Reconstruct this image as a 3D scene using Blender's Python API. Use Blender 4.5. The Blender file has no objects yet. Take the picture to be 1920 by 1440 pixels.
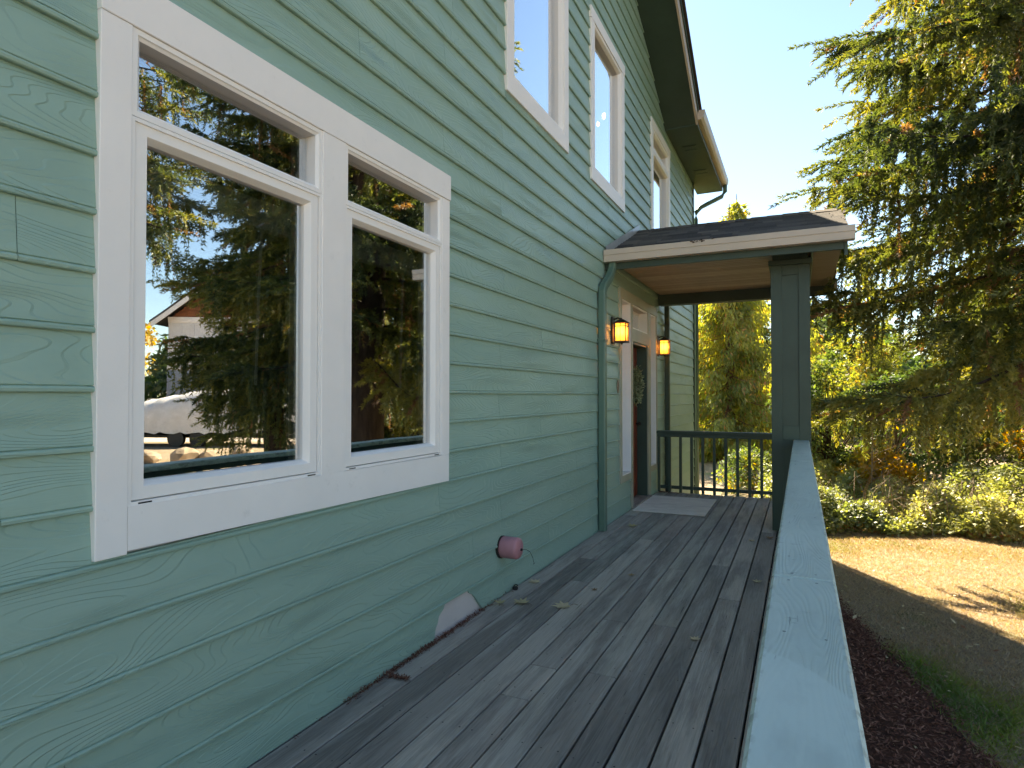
import bpy, math, random
import numpy as np

R = math.radians
rng = np.random.default_rng(7)
random.seed(7)
scene = bpy.context.scene
COL = scene.collection

# ------------------------------------------------------------------ camera
FPX = 1153.0
YAW = math.atan(541 / FPX)
PITCH = math.atan(21 / FPX)
cam_data = bpy.data.cameras.new('camera')
cam_data.sensor_width = 36.0
cam_data.lens = 36.0 * FPX / 1920.0
cam_data.clip_start = 0.05
cam_data.clip_end = 2000.0
cam = bpy.data.objects.new('camera', cam_data)
COL.objects.link(cam)
cam.location = (1.892, 0.0, 1.38)
cam.rotation_euler = (R(90) + PITCH, 0, YAW)
scene.camera = cam

# ------------------------------------------------------------------ sky and sun
SUN_BEARING = R(-32.0)      # from +Y, negative is towards -X
SUN_ELEV = R(40.5)
world = bpy.data.worlds.new('World')
scene.world = world
world.use_nodes = True
wn = world.node_tree
wn.nodes.clear()
wo = wn.nodes.new('ShaderNodeOutputWorld')
wb = wn.nodes.new('ShaderNodeBackground')
sk = wn.nodes.new('ShaderNodeTexSky')
sk.sky_type = 'NISHITA'
sk.sun_disc = False
sk.sun_elevation = SUN_ELEV
sk.sun_rotation = SUN_BEARING
sk.air_density = 1.0
sk.dust_density = 0.1
sk.ozone_density = 2.2
wb.inputs['Strength'].default_value = 0.058
wn.links.new(sk.outputs[0], wb.inputs[0])
wn.links.new(wb.outputs[0], wo.inputs[0])

sun_data = bpy.data.lights.new('sun', 'SUN')
sun_data.energy = 5.0
sun_data.angle = R(0.53)
sun_data.color = (1.0, 0.89, 0.74)
sun = bpy.data.objects.new('sun', sun_data)
COL.objects.link(sun)
sun.rotation_euler = (R(90) - SUN_ELEV, 0, -SUN_BEARING + math.pi)

vs = scene.view_settings
vs.view_transform = 'Standard'
vs.look = 'None'
vs.gamma = 1.0
vs.use_curve_mapping = False
vs.exposure = 2.42
vs.use_white_balance = True        # the photograph is balanced for open shade
vs.white_balance_temperature = 7350.0
vs.white_balance_tint = 6.0
try:
    scene.cycles.use_denoising = True
    scene.cycles.use_adaptive_sampling = True
    scene.cycles.adaptive_threshold = 0.02
    scene.cycles.max_bounces = 5
    scene.cycles.diffuse_bounces = 3
    scene.cycles.transmission_bounces = 2
    scene.cycles.glossy_bounces = 2
    scene.cycles.transparent_max_bounces = 12
    scene.cycles.caustics_reflective = False
    scene.cycles.caustics_refractive = False
except Exception:
    pass

# ------------------------------------------------------------------ helpers
def tag(o, label=None, cat=None, group=None, kind=None):
    if label: o['label'] = label
    if cat: o['category'] = cat
    if group: o['group'] = group
    if kind: o['kind'] = kind
    return o

def obj(name, data, parent=None, loc=(0, 0, 0), rot=(0, 0, 0)):
    o = bpy.data.objects.new(name, data)
    COL.objects.link(o)
    o.parent = parent
    o.location = loc
    o.rotation_euler = rot
    return o

def empty(name, loc=(0, 0, 0), rot=(0, 0, 0), parent=None):
    o = obj(name, None, parent, loc, rot)
    o.empty_display_size = 0.1
    return o

def mesh(name, verts, faces, mat=None, smooth=False):
    me = bpy.data.meshes.new(name)
    me.from_pydata([tuple(v) for v in verts], [], [tuple(f) for f in faces])
    if mat: me.materials.append(mat)
    if smooth:
        me.polygons.foreach_set('use_smooth', [True] * len(me.polygons))
    me.update()
    return me

def quad_mesh(name, V, mat, tint=None, nper=4):
    """V: (n*nper,3) array, one polygon for each nper vertices."""
    n = len(V) // nper
    me = bpy.data.meshes.new(name)
    me.vertices.add(len(V))
    me.vertices.foreach_set('co', np.ascontiguousarray(V, dtype=np.float32).ravel())
    me.loops.add(n * nper)
    me.loops.foreach_set('vertex_index', np.arange(n * nper, dtype=np.int32))
    me.polygons.add(n)
    me.polygons.foreach_set('loop_start', np.arange(0, n * nper, nper, dtype=np.int32))
    me.polygons.foreach_set('loop_total', np.full(n, nper, dtype=np.int32))
    me.materials.append(mat)
    if tint is not None:
        at = me.attributes.new('tint', 'FLOAT', 'POINT')
        at.data.foreach_set('value', np.repeat(np.asarray(tint, dtype=np.float32), nper))
    me.update(calc_edges=True)
    return me

class MB:
    """collects geometry for one mesh"""
    def __init__(self): self.v = []; self.f = []
    def add(self, v, f):
        b = len(self.v)
        self.v += [tuple(p) for p in v]
        self.f += [tuple(i + b for i in q) for q in f]
        return self
    def box(self, x0, x1, y0, y1, z0, z1, c=0.0):
        v, f = box_vf(x0, x1, y0, y1, z0, z1, c)
        return self.add(v, f)
    def prism(self, poly, axis, a, b):
        """poly: 2D points (ccw), extruded along axis between a and b"""
        n = len(poly)
        def p3(p, t):
            if axis == 'x': return (t, p[0], p[1])
            if axis == 'y': return (p[0], t, p[1])
            return (p[0], p[1], t)
        v = [p3(p, a) for p in poly] + [p3(p, b) for p in poly]
        f = [(i, (i + 1) % n, n + (i + 1) % n, n + i) for i in range(n)]
        f += [tuple(range(n - 1, -1, -1)), tuple(range(n, 2 * n))]
        return self.add(v, f)
    def tube(self, pts, rad, n=8, cap=True):
        v, f = tube_vf(pts, rad, n, cap)
        return self.add(v, f)
    def build(self, name, mat, parent=None, loc=(0, 0, 0), rot=(0, 0, 0), smooth=False):
        me = mesh(name, self.v, self.f, mat, smooth)
        return obj(name, me, parent, loc, rot)

def box_vf(x0, x1, y0, y1, z0, z1, c=0.0):
    if c <= 0:
        v = [(x, y, z) for x in (x0, x1) for y in (y0, y1) for z in (z0, z1)]
        return v, [(0, 1, 3, 2), (4, 6, 7, 5), (0, 4, 5, 1), (2, 3, 7, 6), (0, 2, 6, 4), (1, 5, 7, 3)]
    c = min(c, (x1 - x0) * .45, (y1 - y0) * .45, (z1 - z0) * .45)
    lo = (x0, y0, z0); hi = (x1, y1, z1)
    v = []; idx = {}
    for sx in (0, 1):
        for sy in (0, 1):
            for sz in (0, 1):
                s = (sx, sy, sz)
                for ax in range(3):
                    p = []
                    for k in range(3):
                        e = hi[k] if s[k] else lo[k]
                        if k != ax: e += -c if s[k] else c
                        p.append(e)
                    idx[(s, ax)] = len(v); v.append(tuple(p))
    f = []
    for ax in range(3):
        o1, o2 = [k for k in range(3) if k != ax]
        for sd in (0, 1):
            q = []
            for a_, b_ in ((0, 0), (1, 0), (1, 1), (0, 1)):
                s = [0, 0, 0]; s[ax] = sd; s[o1] = a_; s[o2] = b_
                q.append(idx[(tuple(s), ax)])
            f.append(tuple(q))
    for ax in range(3):
        o1, o2 = [k for k in range(3) if k != ax]
        for a_ in (0, 1):
            for b_ in (0, 1):
                q = []
                for t, w in ((0, o1), (1, o1), (1, o2), (0, o2)):
                    s = [0, 0, 0]; s[ax] = t; s[o1] = a_; s[o2] = b_
                    q.append(idx[(tuple(s), w)])
                f.append(tuple(q))
    for sx in (0, 1):
        for sy in (0, 1):
            for sz in (0, 1):
                f.append(tuple(idx[((sx, sy, sz), ax)] for ax in range(3)))
    # fix winding: outward from the centre
    cx = np.array([(x0 + x1) / 2, (y0 + y1) / 2, (z0 + z1) / 2])
    out = []
    for q in f:
        P = np.array([v[i] for i in q])
        nn = np.cross(P[1] - P[0], P[2] - P[0])
        out.append(q if nn @ (P.mean(0) - cx) >= 0 else tuple(reversed(q)))
    return v, out

def frames_along(pts):
    P = np.asarray(pts, float)
    T = np.gradient(P, axis=0)
    T /= np.linalg.norm(T, axis=1)[:, None] + 1e-9
    up = np.tile(np.array([0, 0, 1.0]), (len(P), 1))
    up[np.abs(T[:, 2]) > .95] = (1, 0, 0)
    A = np.cross(T, up); A /= np.linalg.norm(A, axis=1)[:, None]
    B = np.cross(T, A)
    return P, T, A, B

def tube_vf(pts, rad, n=8, cap=True):
    P, T, A, B = frames_along(pts)
    m = len(P)
    rad = np.broadcast_to(np.asarray(rad, float), (m,))
    th = np.arange(n) * 2 * math.pi / n
    V = P[:, None, :] + rad[:, None, None] * (np.cos(th)[None, :, None] * A[:, None, :] + np.sin(th)[None, :, None] * B[:, None, :])
    V = V.reshape(-1, 3)
    f = []
    for i in range(m - 1):
        for j in range(n):
            k = (j + 1) % n
            f.append((i * n + j, i * n + k, (i + 1) * n + k, (i + 1) * n + j))
    if cap:
        f.append(tuple(range(n - 1, -1, -1)))
        f.append(tuple((m - 1) * n + j for j in range(n)))
    return V.tolist(), f

_box_cache = {}
def box_part(name, mat, parent, x0, x1, y0, y1, z0, z1, c=0.002, rot=(0, 0, 0)):
    """a chamfered box as an object of its own; origin at its centre, equal sizes share one mesh"""
    d = (round(x1 - x0, 4), round(y1 - y0, 4), round(z1 - z0, 4))
    key = (d, c, mat.name)
    if key not in _box_cache:
        v, f = box_vf(-d[0] / 2, d[0] / 2, -d[1] / 2, d[1] / 2, -d[2] / 2, d[2] / 2, c)
        _box_cache[key] = mesh(name, v, f, mat)
    return obj(name, _box_cache[key], parent, ((x0 + x1) / 2, (y0 + y1) / 2, (z0 + z1) / 2), rot)

def ring(name, mat, parent, y0, y1, z0, z1, steps, smooth=False):
    """picture-frame ring in the plane of the wall; steps = (inset, x) pairs, outside to inside"""
    v = []; f = []
    for ins, x in steps:
        v += [(x, y0 + ins, z0 + ins), (x, y1 - ins, z0 + ins), (x, y1 - ins, z1 - ins), (x, y0 + ins, z1 - ins)]
    for i in range(len(steps) - 1):
        for j in range(4):
            k = (j + 1) % 4
            f.append((i * 4 + j, i * 4 + k, (i + 1) * 4 + k, (i + 1) * 4 + j))
    return obj(name, mesh(name, v, f, mat), parent)

# ------------------------------------------------------------------ materials
class NT:
    def __init__(self, name):
        self.m = bpy.data.materials.new(name)
        self.m.use_nodes = True
        self.t = self.m.node_tree
        self.t.nodes.clear()
        self.out = self.t.nodes.new('ShaderNodeOutputMaterial')
    def n(self, typ, **kw):
        nd = self.t.nodes.new('ShaderNode' + typ)
        for k, v in kw.items(): setattr(nd, k, v)
        return nd
    def l(self, a, b): self.t.links.new(a, b)
    def val(self, sock, v):
        if hasattr(v, 'is_linked') or isinstance(v, bpy.types.NodeSocket): self.l(v, sock)
        else: sock.default_value = v
    def math(self, op, a, b=None, c=None, clamp=False):
        nd = self.n('Math', operation=op, use_clamp=clamp)
        self.val(nd.inputs[0], a)
        if b is not None: self.val(nd.inputs[1], b)
        if c is not None: self.val(nd.inputs[2], c)
        return nd.outputs[0]
    def vmath(self, op, a, b=None):
        nd = self.n('VectorMath', operation=op)
        self.val(nd.inputs[0], a)
        if b is not None: self.val(nd.inputs[1], b)
        return nd.outputs[0]
    def coord(self, kind='Object'): return self.n('TexCoord').outputs[kind]
    def mapping(self, vec, scale=(1, 1, 1), loc=(0, 0, 0)):
        nd = self.n('Mapping')
        self.l(vec, nd.inputs['Vector'])
        nd.inputs['Scale'].default_value = scale
        nd.inputs['Location'].default_value = loc
        return nd.outputs[0]
    def rand(self): return self.n('ObjectInfo').outputs['Random']
    def noise(self, vec, scale=5., detail=3., rough=.55, dist=0.):
        nd = self.n('TexNoise')
        self.l(vec, nd.inputs['Vector'])
        nd.inputs['Scale'].default_value = scale
        nd.inputs['Detail'].default_value = detail
        nd.inputs['Roughness'].default_value = rough
        nd.inputs['Distortion'].default_value = dist
        return nd.outputs['Fac']
    def ramp(self, fac, stops, interp='LINEAR'):
        nd = self.n('ValToRGB')
        nd.color_ramp.interpolation = interp
        el = nd.color_ramp.elements
        while len(el) < len(stops): el.new(0.5)
        for e, (p, c) in zip(el, stops):
            e.position = p
            e.color = (c[0], c[1], c[2], 1) if not isinstance(c, (int, float)) else (c, c, c, 1)
        self.l(fac, nd.inputs[0])
        return nd.outputs[0]
    def mix(self, fac, a, b, blend='MIX'):
        nd = self.n('Mix', data_type='RGBA', blend_type=blend)
        self.val(nd.inputs[0], fac)
        for s, v in ((nd.inputs[6], a), (nd.inputs[7], b)):
            if isinstance(v, bpy.types.NodeSocket): self.l(v, s)
            else: s.default_value = (v[0], v[1], v[2], 1)
        return nd.outputs[2]
    def bump(self, h, dist=.002, strength=1., normal=None):
        nd = self.n('Bump')
        nd.inputs['Distance'].default_value = dist
        nd.inputs['Strength'].default_value = strength
        self.l(h, nd.inputs['Height'])
        if normal is not None: self.l(normal, nd.inputs['Normal'])
        return nd.outputs[0]
    def pbsdf(self, color, rough=.6, spec=.5, metal=0., normal=None, emit=None, estr=0.):
        b = self.n('BsdfPrincipled')
        if isinstance(color, bpy.types.NodeSocket): self.l(color, b.inputs['Base Color'])
        else: b.inputs['Base Color'].default_value = (color[0], color[1], color[2], 1)
        self.val(b.inputs['Roughness'], rough)
        b.inputs['Specular IOR Level'].default_value = spec
        b.inputs['Metallic'].default_value = metal
        if normal is not None: self.l(normal, b.inputs['Normal'])
        if emit:
            b.inputs['Emission Color'].default_value = (emit[0], emit[1], emit[2], 1)
            b.inputs['Emission Strength'].default_value = estr
        self.l(b.outputs[0], self.out.inputs['Surface'])
        return self.m

def rand_offset(t, vec, amt=40.):
    r = t.rand()
    cb = t.n('CombineXYZ')
    t.l(t.math('MULTIPLY', r, amt), cb.inputs[0])
    t.l(t.math('MULTIPLY', r, amt * 1.7), cb.inputs[1])
    t.l(t.math('MULTIPLY', r, amt * .61), cb.inputs[2])
    return t.vmath('ADD', vec, cb.outputs[0])

def m_paint(name, col, rough=.5, var=.06, bumpd=.0004, dirt=0.0):
    t = NT(name)
    co = rand_offset(t, t.coord())
    n1 = t.noise(co, 3., 4, .6)
    dark = tuple(c * (1 - var * 2) for c in col)
    lite = tuple(min(1, c * (1 + var)) for c in col)
    c = t.ramp(n1, [(.3, dark), (.7, lite)])
    if dirt:
        n3 = t.noise(co, 14., 5, .7)
        c = t.mix(t.math('MULTIPLY', t.ramp(n3, [(.62, 0.), (.75, 1.)]), dirt), c, (.12, .1, .08))
    n2 = t.noise(t.mapping(co, (6, 6, 6)), 30., 2, .5)
    return t.pbsdf(c, rough, .4, normal=t.bump(n2, bumpd, .5))

def m_siding():
    t = NT('sage_siding')
    co = rand_offset(t, t.coord())
    low = t.mapping(co, (1, 1.15, 6.2))
    base = t.noise(low, 1.0, 1.2, .35, .25)
    drift = t.noise(t.mapping(co, (1, .5, 3.)), 1., 1, .4)
    fld = t.math('ADD', t.math('MULTIPLY', base, 29.), t.math('MULTIPLY', drift, 12.))
    fr = t.math('FRACT', fld)
    # asymmetric ridges: slow rise, sharp fall
    rid = t.ramp(fr, [(0., 0.), (.1, .12), (.55, .62), (.86, 1.), (.97, .35), (1., 0.)], 'EASE')
    amp = t.ramp(t.noise(t.mapping(co, (1, 1.6, 7)), 1.3, 2, .5), [(.3, .35), (.6, 1.)])
    rid = t.math('MULTIPLY', rid, amp)
    fib = t.noise(t.mapping(co, (1, 5, 120)), 1., 3, .6)
    h = t.math('ADD', rid, t.math('MULTIPLY', fib, .28))
    big = t.noise(t.mapping(co, (1, .8, 3)), 1.2, 3, .55)
    c = t.ramp(big, [(.25, (.245, .375, .318)), (.5, (.275, .41, .345)), (.78, (.305, .438, .365))])
    wob = t.noise(t.mapping(t.coord('Object'), (1, 9, .6)), 1.4, 3, .6)
    c = t.mix(t.math('MULTIPLY', t.ramp(wob, [(.52, 0.), (.75, 1.)]), .06), c, (.19, .32, .28))
    spk = t.noise(co, 46., 4, .75)
    c = t.mix(t.math('MULTIPLY', t.ramp(spk, [(.68, 0.), (.8, 1.)]), .25), c, (.30, .32, .27))
    return t.pbsdf(c, .42, .45, normal=t.bump(h, .0020, 1.0))

def m_grainpaint(name, col, along='y', rough=.5, depth=.0008, var=.1):
    t = NT(name)
    co = rand_offset(t, t.coord())
    sc = {'x': (1.2, 9, 9), 'y': (9, 1.2, 9), 'z': (9, 9, 1.2)}[along]
    sf = {'x': (4, 120, 120), 'y': (120, 4, 120), 'z': (120, 120, 4)}[along]
    b = t.noise(t.mapping(co, sc), 1., 1.5, .4)
    fr = t.math('FRACT', t.math('MULTIPLY', b, 16.))
    rid = t.ramp(fr, [(0., 0.), (.7, 1.), (1., 0.)], 'EASE')
    fib = t.noise(t.mapping(co, sf), 1., 3, .6)
    h = t.math('ADD', t.math('MULTIPLY', rid, .6), fib)
    big = t.noise(co, 2.5, 4, .6)
    c = t.ramp(big, [(.3, tuple(x * (1 - 2 * var) for x in col)), (.7, tuple(x * (1 + var) for x in col))])
    return t.pbsdf(c, rough, .4, normal=t.bump(h, depth, 1.))

def m_caprail(name='worn_teal_rail_paint', coat=None):
    t = NT(name)
    co = rand_offset(t, t.coord(), 9.)
    b = t.noise(t.mapping(co, (10, 1.1, 6)), 1., 1.6, .45, .3)
    fr = t.math('FRACT', t.math('MULTIPLY', b, 26.))
    rid = t.ramp(fr, [(0., 0.), (.6, 1.), (.9, .55), (1., 0.)], 'EASE')
    fib = t.noise(t.mapping(co, (130, 4, 60)), 1., 3, .6)
    h = t.math('ADD', t.math('MULTIPLY', rid, .7), t.math('MULTIPLY', fib, .5))
    big = t.noise(t.mapping(co, (3, 1.2, 3)), 1.5, 4, .6)
    c = t.ramp(big, [(.28, (.45, .54, .49)), (.55, (.52, .605, .545)), (.8, (.59, .665, .60))])
    c = t.mix(t.math('MULTIPLY', rid, .14), c, (.62, .71, .67))
    if coat is not None:
        sp = t.n('SeparateXYZ'); t.l(t.coord(), sp.inputs[0])
        xx = t.math('ADD', sp.outputs[0], .075)
        arc = t.math('SUBTRACT', coat, t.math('MULTIPLY', t.math('MULTIPLY', xx, xx), 7.))
        arc = t.math('SUBTRACT', arc, sp.outputs[1])
        msk = t.ramp(arc, [(0., 0.), (.012, 1.)])
        c = t.mix(t.math('MULTIPLY', msk, .6), c, (.60, .70, .65))
        h = t.math('MULTIPLY', h, t.math('SUBTRACT', 1., t.math('MULTIPLY', msk, .8)))
        h = t.math('ADD', h, t.math('MULTIPLY', msk, .5))
    scr = t.noise(t.mapping(co, (12, 60, 12)), 1., 4, .75)
    scm = t.math('MULTIPLY', t.ramp(scr, [(.64, 0.), (.7, 1.)]), t.ramp(t.noise(co, 3.2, 2, .5), [(.45, 0.), (.62, .8)]))
    c = t.mix(scm, c, (.10, .14, .13))
    crk = t.noise(t.mapping(co, (50, 5, 20)), 1., 3, .7)
    c = t.mix(t.math('MULTIPLY', t.ramp(crk, [(.69, 0.), (.73, 1.)]), .6), c, (.09, .13, .13))
    se = t.n('SeparateXYZ'); t.l(t.coord(), se.inputs[0])
    edge = t.ramp(t.math('ABSOLUTE', se.outputs[0]), [(.0585, 0.), (.0705, 1.)])
    chip = t.noise(t.mapping(co, (30, 14, 30)), 1., 4, .7)
    em = t.math('MULTIPLY', edge, t.ramp(chip, [(.5, 0.), (.58, 1.)]))
    c = t.mix(t.math('MULTIPLY', em, .7), c, (.20, .25, .22))
    grime = t.noise(t.mapping(co, (6, 2.2, 6), (7, 3, 1)), 1., 5, .7)
    c = t.mix(t.math('MULTIPLY', t.ramp(grime, [(.5, 0.), (.68, 1.)]), .35), c, (.30, .36, .34))
    return t.pbsdf(c, .5, .4, normal=t.bump(h, .0007, .9))

def m_deck():
    t = NT('weathered_deck_wood')
    co = rand_offset(t, t.coord())
    r = t.rand()
    r2 = t.math('FRACT', t.math('MULTIPLY', r, 17.31))
    tone = t.ramp(r, [(0., (.22, .188, .16)), (.3, (.35, .30, .255)), (.6, (.45, .385, .325)), (.85, (.54, .465, .385)), (1., (.66, .58, .47))])
    tone = t.mix(t.math('MULTIPLY', t.ramp(r2, [(.6, 0.), (.9, 1.)]), .3), tone, (.27, .30, .235))
    blot = t.noise(t.mapping(co, (6, .75, 5)), 1.2, 5, .68)
    c = t.mix(t.ramp(blot, [(.38, .6), (.55, 0.)]), tone, (.115, .10, .09))
    pale = t.noise(t.mapping(co, (10, .7, 7), (3, 8, 1)), 1.3, 5, .68)
    c = t.mix(t.math('MULTIPLY', t.ramp(pale, [(.52, 0.), (.7, 1.)]), .6), c, (.60, .54, .47))
    b = t.noise(t.mapping(co, (13, .8, 6)), 1., 1.8, .45, .2)
    fr = t.math('FRACT', t.math('MULTIPLY', b, 15.))
    rid = t.ramp(fr, [(0., 0.), (.65, 1.), (1., 0.)], 'EASE')
    fib = t.noise(t.mapping(co, (150, 3.2, 60)), 1., 4, .7)
    c = t.mix(t.math('MULTIPLY', t.ramp(fib, [(.35, 1.), (.55, 0.)]), .28), c, (.10, .088, .078))
    c = t.mix(t.math('MULTIPLY', rid, .2), c, (.38, .36, .33))
    crk = t.noise(t.mapping(co, (60, 1.6, 20), (5, 5, 5)), 1., 3, .7)
    c = t.mix(t.ramp(crk, [(.69, 0.), (.73, .8)]), c, (.015, .015, .016))
    spk = t.noise(co, 90., 3, .7)
    c = t.mix(t.math('MULTIPLY', t.ramp(spk, [(.73, 0.), (.78, 1.)]), .5), c, (.38, .36, .33))
    h = t.math('ADD', t.math('MULTIPLY', rid, .5), fib)
    return t.pbsdf(c, .62, .22, normal=t.bump(h, .0016, .9))

def m_stainwood(name, a, b, along):
    t = NT(name)
    co = rand_offset(t, t.coord())
    sf = {'x': (2, 40, 40), 'y': (40, 2, 40)}[along]
    n1 = t.noise(t.mapping(co, sf), 1., 4, .65)
    c = t.ramp(n1, [(.3, a), (.7, b)])
    r = t.rand()
    c = t.mix(t.math('MULTIPLY', r, .8), c, tuple(x * .75 for x in a))
    return t.pbsdf(c, .5, .4, normal=t.bump(n1, .0006, .6))

def m_shingle():
    t = NT('dark_roof_shingle')
    co = rand_offset(t, t.coord())
    g = t.noise(co, 170., 3, .7)
    r = t.rand()
    c = t.ramp(r, [(0., (.022, .020, .020)), (.5, (.055, .048, .043)), (1., (.125, .105, .09))])
    c = t.mix(t.ramp(g, [(.35, .0), (.75, .55)]), c, (.15, .13, .12))
    return t.pbsdf(c, .9, .2, normal=t.bump(g, .002, .7))

def m_glass():
    t = NT('window_glass')
    lw = t.n('LayerWeight'); lw.inputs['Blend'].default_value = .5
    fac = t.ramp(lw.outputs['Facing'], [(0., .46), (.5, .66), (.8, .92), (1., 1.)])
    wob = t.noise(t.mapping(t.coord(), (1, 1, 1)), 2.2, 1, .4)
    nrm = t.bump(wob, .0035, .2)
    gl = t.n('BsdfGlossy'); gl.inputs['Roughness'].default_value = 0.0
    gl.inputs['Color'].default_value = (.95, .97, 1., 1)
    t.l(nrm, gl.inputs['Normal'])
    tr = t.n('BsdfTransparent'); tr.inputs['Color'].default_value = (.86, .9, .88, 1)
    mx = t.n('MixShader')
    t.l(fac, mx.inputs[0]); t.l(tr.outputs[0], mx.inputs[1]); t.l(gl.outputs[0], mx.inputs[2])
    t.l(mx.outputs[0], t.out.inputs['Surface'])
    return t.m

def m_leaf(name, stops, transl=.45, rough=.6, gloss=.06):
    t = NT(name)
    at = t.n('Attribute'); at.attribute_name = 'tint'
    c = t.ramp(at.outputs['Fac'], stops)
    d = t.n('BsdfDiffuse'); t.l(c, d.inputs['Color'])
    tl = t.n('BsdfTranslucent')
    c2 = t.mix(.55, c, (1.0, .92, .35), 'MULTIPLY')
    hs = t.n('HueSaturation'); hs.inputs['Value'].default_value = 1.7; hs.inputs['Saturation'].default_value = 1.1
    t.l(c2, hs.inputs['Color']); t.l(hs.outputs[0], tl.inputs['Color'])
    mx = t.n('MixShader'); mx.inputs[0].default_value = transl
    t.l(d.outputs[0], mx.inputs[1]); t.l(tl.outputs[0], mx.inputs[2])
    g = t.n('BsdfGlossy'); g.inputs['Roughness'].default_value = rough
    m2 = t.n('MixShader'); m2.inputs[0].default_value = gloss
    t.l(mx.outputs[0], m2.inputs[1]); t.l(g.outputs[0], m2.inputs[2])
    t.l(m2.outputs[0], t.out.inputs['Surface'])
    return t.m

def m_bark(name, a, b):
    t = NT(name)
    co = t.coord()
    n1 = t.noise(t.mapping(co, (9, 9, 2)), 1.5, 5, .7)
    return t.pbsdf(t.ramp(n1, [(.3, a), (.7, b)]), .9, .2, normal=t.bump(n1, .02, .8))

def m_lawn():
    t = NT('dry_lawn')
    co = t.coord()
    g = t.noise(co, .55, 4, .6)
    f = t.noise(co, 9., 5, .7)
    ff = t.noise(co, 60., 4, .75)
    c = t.ramp(g, [(.3, (.38, .28, .19)), (.5, (.44, .335, .235)), (.7, (.34, .28, .165))])
    c = t.mix(t.math('MULTIPLY', t.ramp(f, [(.42, 0.), (.66, 1.)]), .5), c, (.19, .14, .085))
    c = t.mix(t.math('MULTIPLY', t.ramp(ff, [(.4, 1.), (.6, 0.)]), .45), c, (.12, .085, .045))
    gp = t.noise(co, .9, 3, .6)
    c = t.mix(t.math('MULTIPLY', t.ramp(gp, [(.56, 0.), (.68, 1.)]), .6), c, (.13, .17, .05))
    return t.pbsdf(c, .95, .15, normal=t.bump(t.math('ADD', f, ff), .02, .8))

MT = {}
MT['siding'] = m_siding()
MT['white'] = m_paint('white_window_paint', (.86, .825, .805), .42, .02, .0006, .10)
MT['vinyl'] = m_paint('white_vinyl', (.87, .84, .82), .35, .01, .0002)
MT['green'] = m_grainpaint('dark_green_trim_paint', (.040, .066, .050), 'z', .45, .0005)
MT['green_x'] = m_grainpaint('dark_green_trim_paint_across', (.040, .066, .050), 'x', .45, .0005)
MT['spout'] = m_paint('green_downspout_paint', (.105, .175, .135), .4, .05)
MT['casing'] = m_grainpaint('sage_casing_paint', (.37, .37, .29), 'z', .5, .0006)
MT['beige'] = m_paint('beige_gutter', (.56, .46, .38), .4, .03)
MT['cap'] = m_caprail()
MT['cap_near'] = m_caprail('recoated_teal_rail_paint', 1.09)
MT['deck'] = m_deck()
MT['ceil'] = m_stainwood('stained_ceiling_wood', (.27, .22, .175), (.46, .39, .31), 'x')
MT['shingle'] = m_shingle()
MT['glass'] = m_glass()
MT['sheath'] = m_paint('bare_white_sheathing', (.60, .55, .54), .8, .06, .0006, .25)
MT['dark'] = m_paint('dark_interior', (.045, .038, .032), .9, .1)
MT['pale_room'] = m_paint('pale_room_walls', (.35, .34, .32), .9, .05)
MT['door'] = m_grainpaint('red_brown_door', (.20, .042, .022), 'z', .4, .0004)
MT['black'] = m_paint('black_metal', (.018, .016, .015), .45, .1)
MT['flash'] = m_paint('grey_metal_flashing', (.32, .34, .36), .35, .08)
MT['mat'] = m_paint('pale_grey_mat', (.80, .74, .66), .9, .08, .001, .3)
MT['pink'] = m_paint('faded_pink_plastic', (.50, .23, .26), .5, .1, .0006, .15)
MT['screw'] = m_paint('painted_over_screw', (.13, .18, .165), .5, .2)
MT['soil'] = m_paint('brown_debris', (.085, .045, .028), .95, .3, .002)
MT['blind'] = m_paint('white_blind', (.75, .75, .74), .6, .02)
MT['house2_wall'] = m_paint('neighbour_white_panel', (.70, .69, .70), .7, .03)
MT['house2_blue'] = m_paint('neighbour_blue_siding', (.28, .33, .42), .7, .05)
MT['house2_brown'] = m_paint('neighbour_brown_shingle', (.26, .10, .045), .8, .15)
MT['tarp'] = m_paint('white_tarp', (.74, .70, .66), .6, .06, .002)
MT['orange'] = m_paint('orange_plastic', (.75, .16, .04), .5, .05)
MT['bluepl'] = m_paint('blue_plastic', (.06, .25, .62), .5, .05)
MT['gravel'] = m_paint('pale_gravel', (.52, .44, .35), .95, .15, .004, .2)
MT['rock'] = m_paint('tan_rock', (.36, .27, .18), .9, .25, .01, .3)
MT['lawn'] = m_lawn()
MT['mulch'] = m_paint('red_brown_mulch', (.11, .046, .03), .95, .3, .004)
MT['bark'] = m_bark('spruce_bark', (.035, .024, .018), (.11, .075, .055))
MT['cedarbark'] = m_bark('cedar_bark', (.12, .06, .035), (.28, .15, .09))
MT['twig'] = m_bark('pale_twig', (.18, .13, .09), (.34, .26, .18))

def emit_mat(name, col, s):
    t = NT(name)
    return t.pbsdf((.8, .5, .2), .5, .3, emit=col, estr=s)
def m_amber():
    t = NT('lit_amber_glass')
    tl = t.n('BsdfTranslucent'); tl.inputs['Color'].default_value = (1., .62, .22, 1)
    d = t.n('BsdfDiffuse'); d.inputs['Color'].default_value = (.7, .4, .12, 1)
    mx = t.n('MixShader'); mx.inputs[0].default_value = .25
    t.l(tl.outputs[0], mx.inputs[1]); t.l(d.outputs[0], mx.inputs[2])
    e = t.n('Emission'); e.inputs['Color'].default_value = (1., .38, .06, 1); e.inputs['Strength'].default_value = .13
    ad = t.n('AddShader'); t.l(mx.outputs[0], ad.inputs[0]); t.l(e.outputs[0], ad.inputs[1])
    t.l(ad.outputs[0], t.out.inputs['Surface'])
    return t.m
MT['amber'] = m_amber()
MT['lamp'] = emit_mat('lit_lantern_bulb', (1., .50, .16), 15.)
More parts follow.
